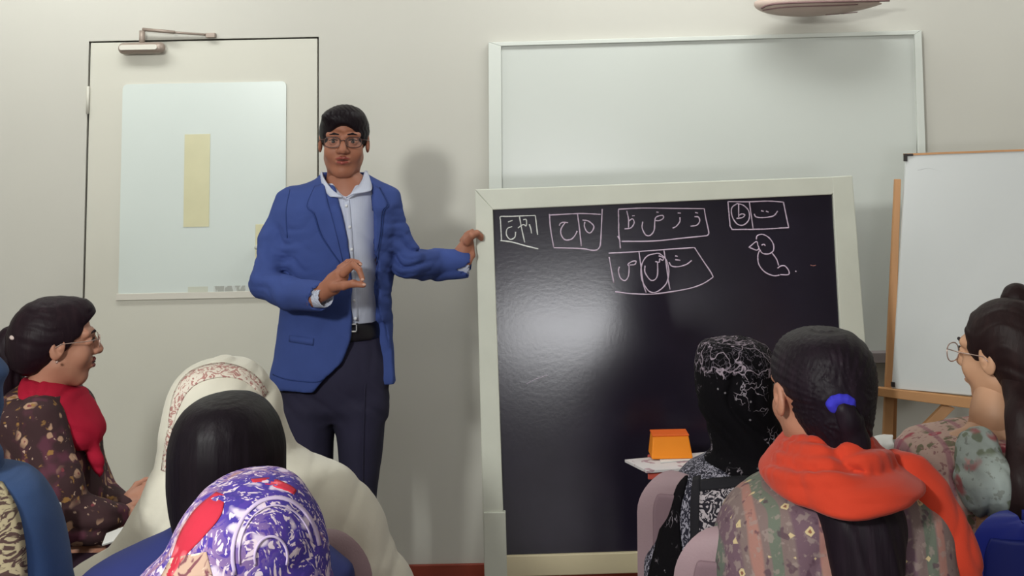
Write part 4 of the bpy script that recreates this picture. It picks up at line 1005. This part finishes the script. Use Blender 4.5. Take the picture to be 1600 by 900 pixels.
# ---------- table with papers, orange box, tissue
tz = .70
tb = thing('table', (HP(1215,735,tz).x, 3.5, 0), 'low red topped table in front of the blackboard, papers on it', 'table')
f0 = HP(1012,737,tz); f1 = HP(1430,737,tz); yN = f0.y; yF = HP(1100,708,tz).y
mb = MB(); mb.hexa([(f0.x,yN,tz-.022),(f1.x,yN,tz-.022),(f1.x,yN,tz),(f0.x,yN,tz)],[(f0.x+.02,yF,tz-.022),(f1.x,yF,tz-.022),(f1.x,yF,tz),(f0.x+.02,yF,tz)])
mb.build('table_top', M['redtop'], tb, bevel=.003)
for x in (f0.x+.08, f1.x-.06):
    for y in (yN+.05, yF-.05): MB().tube([(x,y,tz-.02),(x,y,0)],.014,8).build('leg', M['leg'], tb, smooth=True)
def sheet(q, z, nm, m_, lab, cat, t=.004):
    mb = MB(); k = [HP(x,y,z) for x, y in q]; slab(mb, k, (0,0,1), t); return tag(mb.build(nm, m_, None, bevel=.0008), lab, cat)
sheet([(1010,735),(1130,728),(1124,704),(976,718)], tz+.008, 'paper_stack', M['paperp'], 'stack of printed white paper overhanging the left table edge', 'paper', .0075)
sheet([(1032,722),(1100,716),(1094,709),(1030,713)], tz+.0115, 'paper', M['paper'], 'white sheet lying under the orange box', 'paper', .003)
ob = thing('orange_box', HP(1052,718,tz+.0115), 'bright orange tapered box on the papers of the table', 'box')
qa = HP(1018,718,tz+.012); k = S(qa); mb = MB(); x0 = qa.x; z0 = tz+.0117; yb = qa.y
mb.hexa([(x0,yb,z0),(x0+65/k,yb,z0),(x0+60/k,yb+.012,z0+34/k),(x0+4/k,yb+.012,z0+34/k)],[(x0,yb+.09,z0),(x0+65/k,yb+.09,z0),(x0+60/k,yb+.078,z0+34/k),(x0+4/k,yb+.078,z0+34/k)])
mb.build('box_body', M['boxor'], ob, bevel=.004)
M['boxrim'] = mat('orange_rim', (222,96,24), .6)
tag(MB().box((x0+3/k,yb+.009,z0+33/k),(x0+61/k,yb+.081,z0+35.5/k)).build('lid', M['boxrim'], ob, bevel=.002), 'darker orange rim')
pr = HP(1100,716,tz+.0115); mb = MB(); k2 = [HP(1086,716,tz+.009),HP(1108,714,tz+.009),HP(1106,711,tz+.009),HP(1086,712,tz+.009)]; slab(mb,k2,(0,0,1),.001)
M['pinkp'] = mat('pink_paper', (196,140,148), .8); tag(mb.build('pink_slip', M['pinkp'], None), 'thin pinkish slip beside the orange box', 'paper')
bf = sheet([(1350,719),(1404,718),(1402,706),(1350,707)], tz+.016, 'blue_folder', M['blueitem'], 'blue plastic folder at right end of the red table', 'folder', .016)
ts = Blob(); ts.loft([(679,1384,1397,3.52,.004),(683,1366,1396,3.52,.02),(692,1362,1392,3.52,.04),(702,1358,1388,3.52,.045),(706,1358,1386,3.52,.045)],.01,n=3)
ts.disp = cloth(.005, 70, (.7,.4,.5), 3, 40); tso = ts.build('crumpled_paper', M['paper'], None, .003); tag(tso, 'crumpled white tissue on the blue folder, right of orange scarf', 'tissue')

# ---------- black scarf woman
Yk = 2.85
pk = person(1150, Yk, 'person from behind in black headscarf with white embroidery and paisley dress')
Hk = P(1152, 612, Yk); seated(pk, base(1160, Yk), 0, Hk, 0, .86, 'skin_o', .84, .12, face=False, ears=(0,0))
b = Blob(); b.loft([(530,1112,1168,Yk,.03),(534,1101,1186,Yk,.07),(545,1094,1200,Yk,.10),(565,1089,1209,Yk,.115),(600,1089,1214,Yk,.12),(635,1094,1216,Yk,.115),(665,1104,1220,Yk,.11),(700,1112,1226,Yk,.11),(718,1098,1240,Yk,.12),(735,1072,1250,Yk,.135),(750,1062,1262,Yk,.145)],.02)
b.disp = crease(.009, 34, (.95,.1,.22), 7, .8); b.build('head_scarf', M['black_scarf'], pk, .005)
bc = Blob(); bc.loft([(529,1112,1168,Yk,.033),(533,1100,1187,Yk,.073),(545,1092.5,1201.5,Yk,.103),(565,1088,1210.5,Yk,.118),(578,1087.5,1212,Yk,.119)],.02); bc.disp = b.disp
bc.build('embroidered_crown', M['black_crown'], pk, .005)
b = Blob(); b.loft([(716,1100,1230,Yk,.10),(730,1074,1260,Yk,.13),(750,1052,1280,Yk,.15),(785,1038,1296,Yk,.158),(830,1026,1306,Yk,.16),(905,1006,1314,Yk,.165),(990,1000,1320,Yk,.17)],.02,n=2.2)
b.disp = cloth(.005, 36, (.9,.2,.3), 3, 12); b.build('dress', M['paisley2'], pk, .006)
dk_ = b
M['blackcloth'] = mat('dress_black_cloth', (20,18,26), .85)
strip('side_drape', b, [(1056,748),(1040,790),(1028,835),(1010,905)], [(1074,742),(1060,800),(1062,850),(1070,905)], M['black_scarf'], pk, .008, 24, 6, .006, 2.0)
strip('black_panel', b, [(1082,745),(1078,800),(1080,905)], [(1094,742),(1092,800),(1094,905)], M['blackcloth'], pk, .007, 20, 3, .005, 2.0)
strip('paisley_panel', b, [(1093,768),(1092,838)], [(1158,758),(1156,838)], M['paisley'], pk, .006, 14, 8, .004, 2.0)
strip('shoulder_fold', b, [(1094,749),(1130,745),(1170,742)], [(1094,766),(1130,762),(1170,758)], M['blackcloth'], pk, .010, 14, 4, .006, 2.0)
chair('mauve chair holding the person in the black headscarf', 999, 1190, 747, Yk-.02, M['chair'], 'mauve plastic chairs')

# ---------- orange scarf woman
Yo = 2.25
po = person(1290, Yo, 'woman from behind with blue hair tie, orange scarf and flowered tunic')
Ho = P(1272, 615, Yo-.01); seated(po, base(1312, Yo), 0, Ho, 14, .93, 'skin_o', .93, .16, ears=(1,1), hp=0)
b = Blob(); b.loft([(513,1268,1304,Yo,.03),(518,1246,1326,Yo,.07),(532,1223,1345,Yo,.10),(552,1211,1358,Yo,.115),(580,1207,1365,Yo-.005,.122),(600,1213,1366,Yo-.01,.122),(620,1226,1364,Yo-.015,.118),(650,1238,1360,Yo-.02,.11),(675,1250,1356,Yo-.02,.10),(700,1256,1350,Yo-.02,.09)],.01)
TIE = np.array(P(1314,633,Yo-.12))
def hdp(X):
    v = X-TIE; a = np.arctan2(v[...,2], v[...,0]); r = np.sqrt((v**2).sum(-1)); return .0013*np.sin(a*46+6*np.sin(a*3))*np.clip(r/.05,0,1)
b.disp = hdp; b.build('hair', M['hair_o'], po, .004); hq = b
sc_ = Blob(); c0 = P(1314,631,Yo-.125); k = S(c0)
for i in range(18):
    a = 2*math.pi*i/18; a2 = 2*math.pi*(i+1)/18
    sc_._cap(c0+Vector((math.cos(a)*14/k,-.002*math.sin(a),math.sin(a)*7/k)), c0+Vector((math.cos(a2)*14/k,-.002*math.sin(a2),math.sin(a2)*7/k)), (9.5 if i%2 else 7.8)/k, (9.5 if i%2==0 else 7.8)/k, .003, '+')
sc_.build('hair_tie', M['scrunchie'], po, .0022)
b = Blob(); b.pc([(1314,631,Yo-.11,9),(1318,640,Yo-.125,12),(1327,658,Yo-.12,17),(1336,690,Yo-.11,20),(1338,730,Yo-.11,22)],.02); b.disp = cloth(.0015, 190, (1,.3,-.3), 1); b.build('ponytail', M['hair_o'], po, .0035)
b = Blob(); b.loft([(742,1275,1370,Yo-.10,.04),(768,1262,1398,Yo-.125,.05),(810,1280,1412,Yo-.145,.05),(860,1292,1416,Yo-.155,.045),(910,1302,1414,Yo-.16,.042),(990,1325,1400,Yo-.165,.035),(1040,1345,1380,Yo-.165,.02)],.02); b.disp = cloth(.003, 110, (1,.3,.12), 3, 9); b.build('loose_hair', M['hair_o'], po, .004)
b = Blob(); b.loft([(735,1225,1410,Yo,.11),(750,1190,1440,Yo,.135),(768,1158,1462,Yo,.15),(795,1134,1482,Yo,.158),(840,1119,1498,Yo,.16),(905,1110,1508,Yo,.165),(1000,1108,1514,Yo,.17)],.02,n=2.3)
b.disp = crease(.010, 22, (.93,.2,.3), 5, .9); b.build('tunic', M['ethnic'], po, .006); tq = b
o2 = Blob(); o2.loft([(676,1246,1352,Yo-.02,.10),(684,1232,1362,Yo-.02,.125),(700,1216,1378,Yo-.02,.14),(722,1203,1404,Yo-.03,.175),(742,1192,1428,Yo-.03,.19),(754,1200,1412,Yo-.035,.19),(764,1228,1372,Yo-.04,.185),(769,1262,1335,Yo-.04,.178)],.012,n=2.2)
ofd = crease(.009, 34, (.38,.1,.93), 4, 1.0); o2.disp = ofd
for pts_, r_ in (([(1214,712),(1250,722),(1300,728),(1350,722),(1398,708)],.009),([(1222,694),(1262,704),(1310,706),(1358,694)],.008),([(1200,738),(1240,748),(1290,752),(1340,748),(1400,732),(1424,728)],.010),([(1240,686),(1300,692),(1352,684)],.006)):
    hh_ = [o2.hit(x, y, 1.2, -.002) for x, y in spl(pts_, 4)]; hh_ = [h for h in hh_ if h is not None]
    o2._pend = getattr(o2, '_pend', []) + [(hh_, r_)]
for hh_, r_ in o2._pend:
    for i in range(len(hh_)-1): o2._cap(hh_[i], hh_[i+1], r_, r_, .010, '+')
o2.build('scarf', M['orange'], po, .005)
sb_ = Blob(); sb_.p = [x for x in tq.p]
tq2 = tq
o3 = strip('scarf_tail', tq2, [(1398,716),(1428,742),(1446,790),(1458,850),(1466,905)], [(1436,728),(1452,752),(1468,790),(1480,850),(1488,905)], M['orange'], po, .016, 26, 6, .01, 1.2) if False else None
b = Blob(); b.pc([(1400,722,Yo-.05,20),(1424,742,Yo-.08,27),(1448,778,Yo-.08,34),(1468,825,Yo-.08,38),(1484,875,Yo-.08,40),(1494,930,Yo-.08,42)],.03,fy=1.5)
b.disp = crease(.009, 38, (.93,.1,.38), 9, .6); b.build('scarf_tail', M['orange'], po, .005)
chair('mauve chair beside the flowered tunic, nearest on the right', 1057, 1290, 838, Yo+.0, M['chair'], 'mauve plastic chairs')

# ---------- woman at right, glasses
Yr = 2.75
pr_ = person(1560, Yr, 'woman at right edge with glasses, hair bun and rose print blouse')
Hr = P(1568, 553, Yr); seated(pr_, base(1570, Yr), 20, Hr, 37, 1.0, 'skin_r', 1.0, .15, ears=(1,1))
glasses(pr_, Hr, 37, 0, 0, 1.0, 'specs_light', .026, .020, .106, .0013, z0=-.004, sq=2.4)
b = Blob().frame(Hr, 37, 0, 0, 1.0)
b.e((0,-.020,.032),(.085,.098,.090)); b.e((0,-.06,-.02),(.074,.062,.09),.03)
b.e((0,.12,-.03),(.10,.078,.10),.012,'-'); b.e((-.085,.012,-.05),(.03,.034,.06),.01,'-'); b.e((.085,.012,-.05),(.03,.034,.06),.01,'-')
b.disp = cloth(.0014, 150, (.2,.3,1), 1); b.build('hair', M['hair_r'], pr_, .004)
b = Blob(); b.pe((1590,466,Yr+.03),(25,.035,23)); b.disp = cloth(.002, 110, (.6,.2,.7), 1); b.build('hair_bun', M['hair_r'], pr_, .004)
b = Blob(); b.pc([(1592,590,Yr-.06,28),(1606,660,Yr-.13,30),(1606,760,Yr-.18,36),(1610,900,Yr-.19,46),(1612,960,Yr-.19,40)],.03,fy=1.3); b.disp = cloth(.003, 100, (1,.3,.1), 3, 8); b.build('loose_hair', M['hair_r'], pr_, .005)
nb_ = Blob(); nb_.pc([(1558,610,Yr,31),(1558,650,Yr-.01,36),(1562,680,Yr,54)],.03); nb_.build('neck', M['skin_r'], pr_, .005)
b = Blob(); b.loft([(662,1498,1640,Yr,.08),(668,1470,1650,Yr,.11),(680,1420,1665,Yr,.13),(700,1404,1672,Yr,.145),(740,1400,1680,Yr,.15),(800,1402,1685,Yr,.155),(905,1400,1690,Yr,.16),(960,1398,1690,Yr,.165)],.02,n=2.3)
b.pe((1556,660,Yr-.05),(44,.16,24),.01,'-'); b.disp = crease(.008, 26, (.8,.1,.55), 4); b.build('blouse', M['rosetop'], pr_, .006)
b = Blob(); b.pc([(1528,700,Yr-.13,32),(1538,745,Yr-.15,40),(1545,775,Yr-.15,36)],.03); b.disp = crease(.013, 36, (.6,.1,.75), 1); b.build('puff_sleeve', M['rosesleeve'], pr_, .005)
b = Blob(); b.pc([(1545,770,Yr-.15,26),(1552,850,Yr-.14,22),(1500,880,Yr+.05,18)],.03); b.build('forearm', M['skin_r'], pr_, .006)
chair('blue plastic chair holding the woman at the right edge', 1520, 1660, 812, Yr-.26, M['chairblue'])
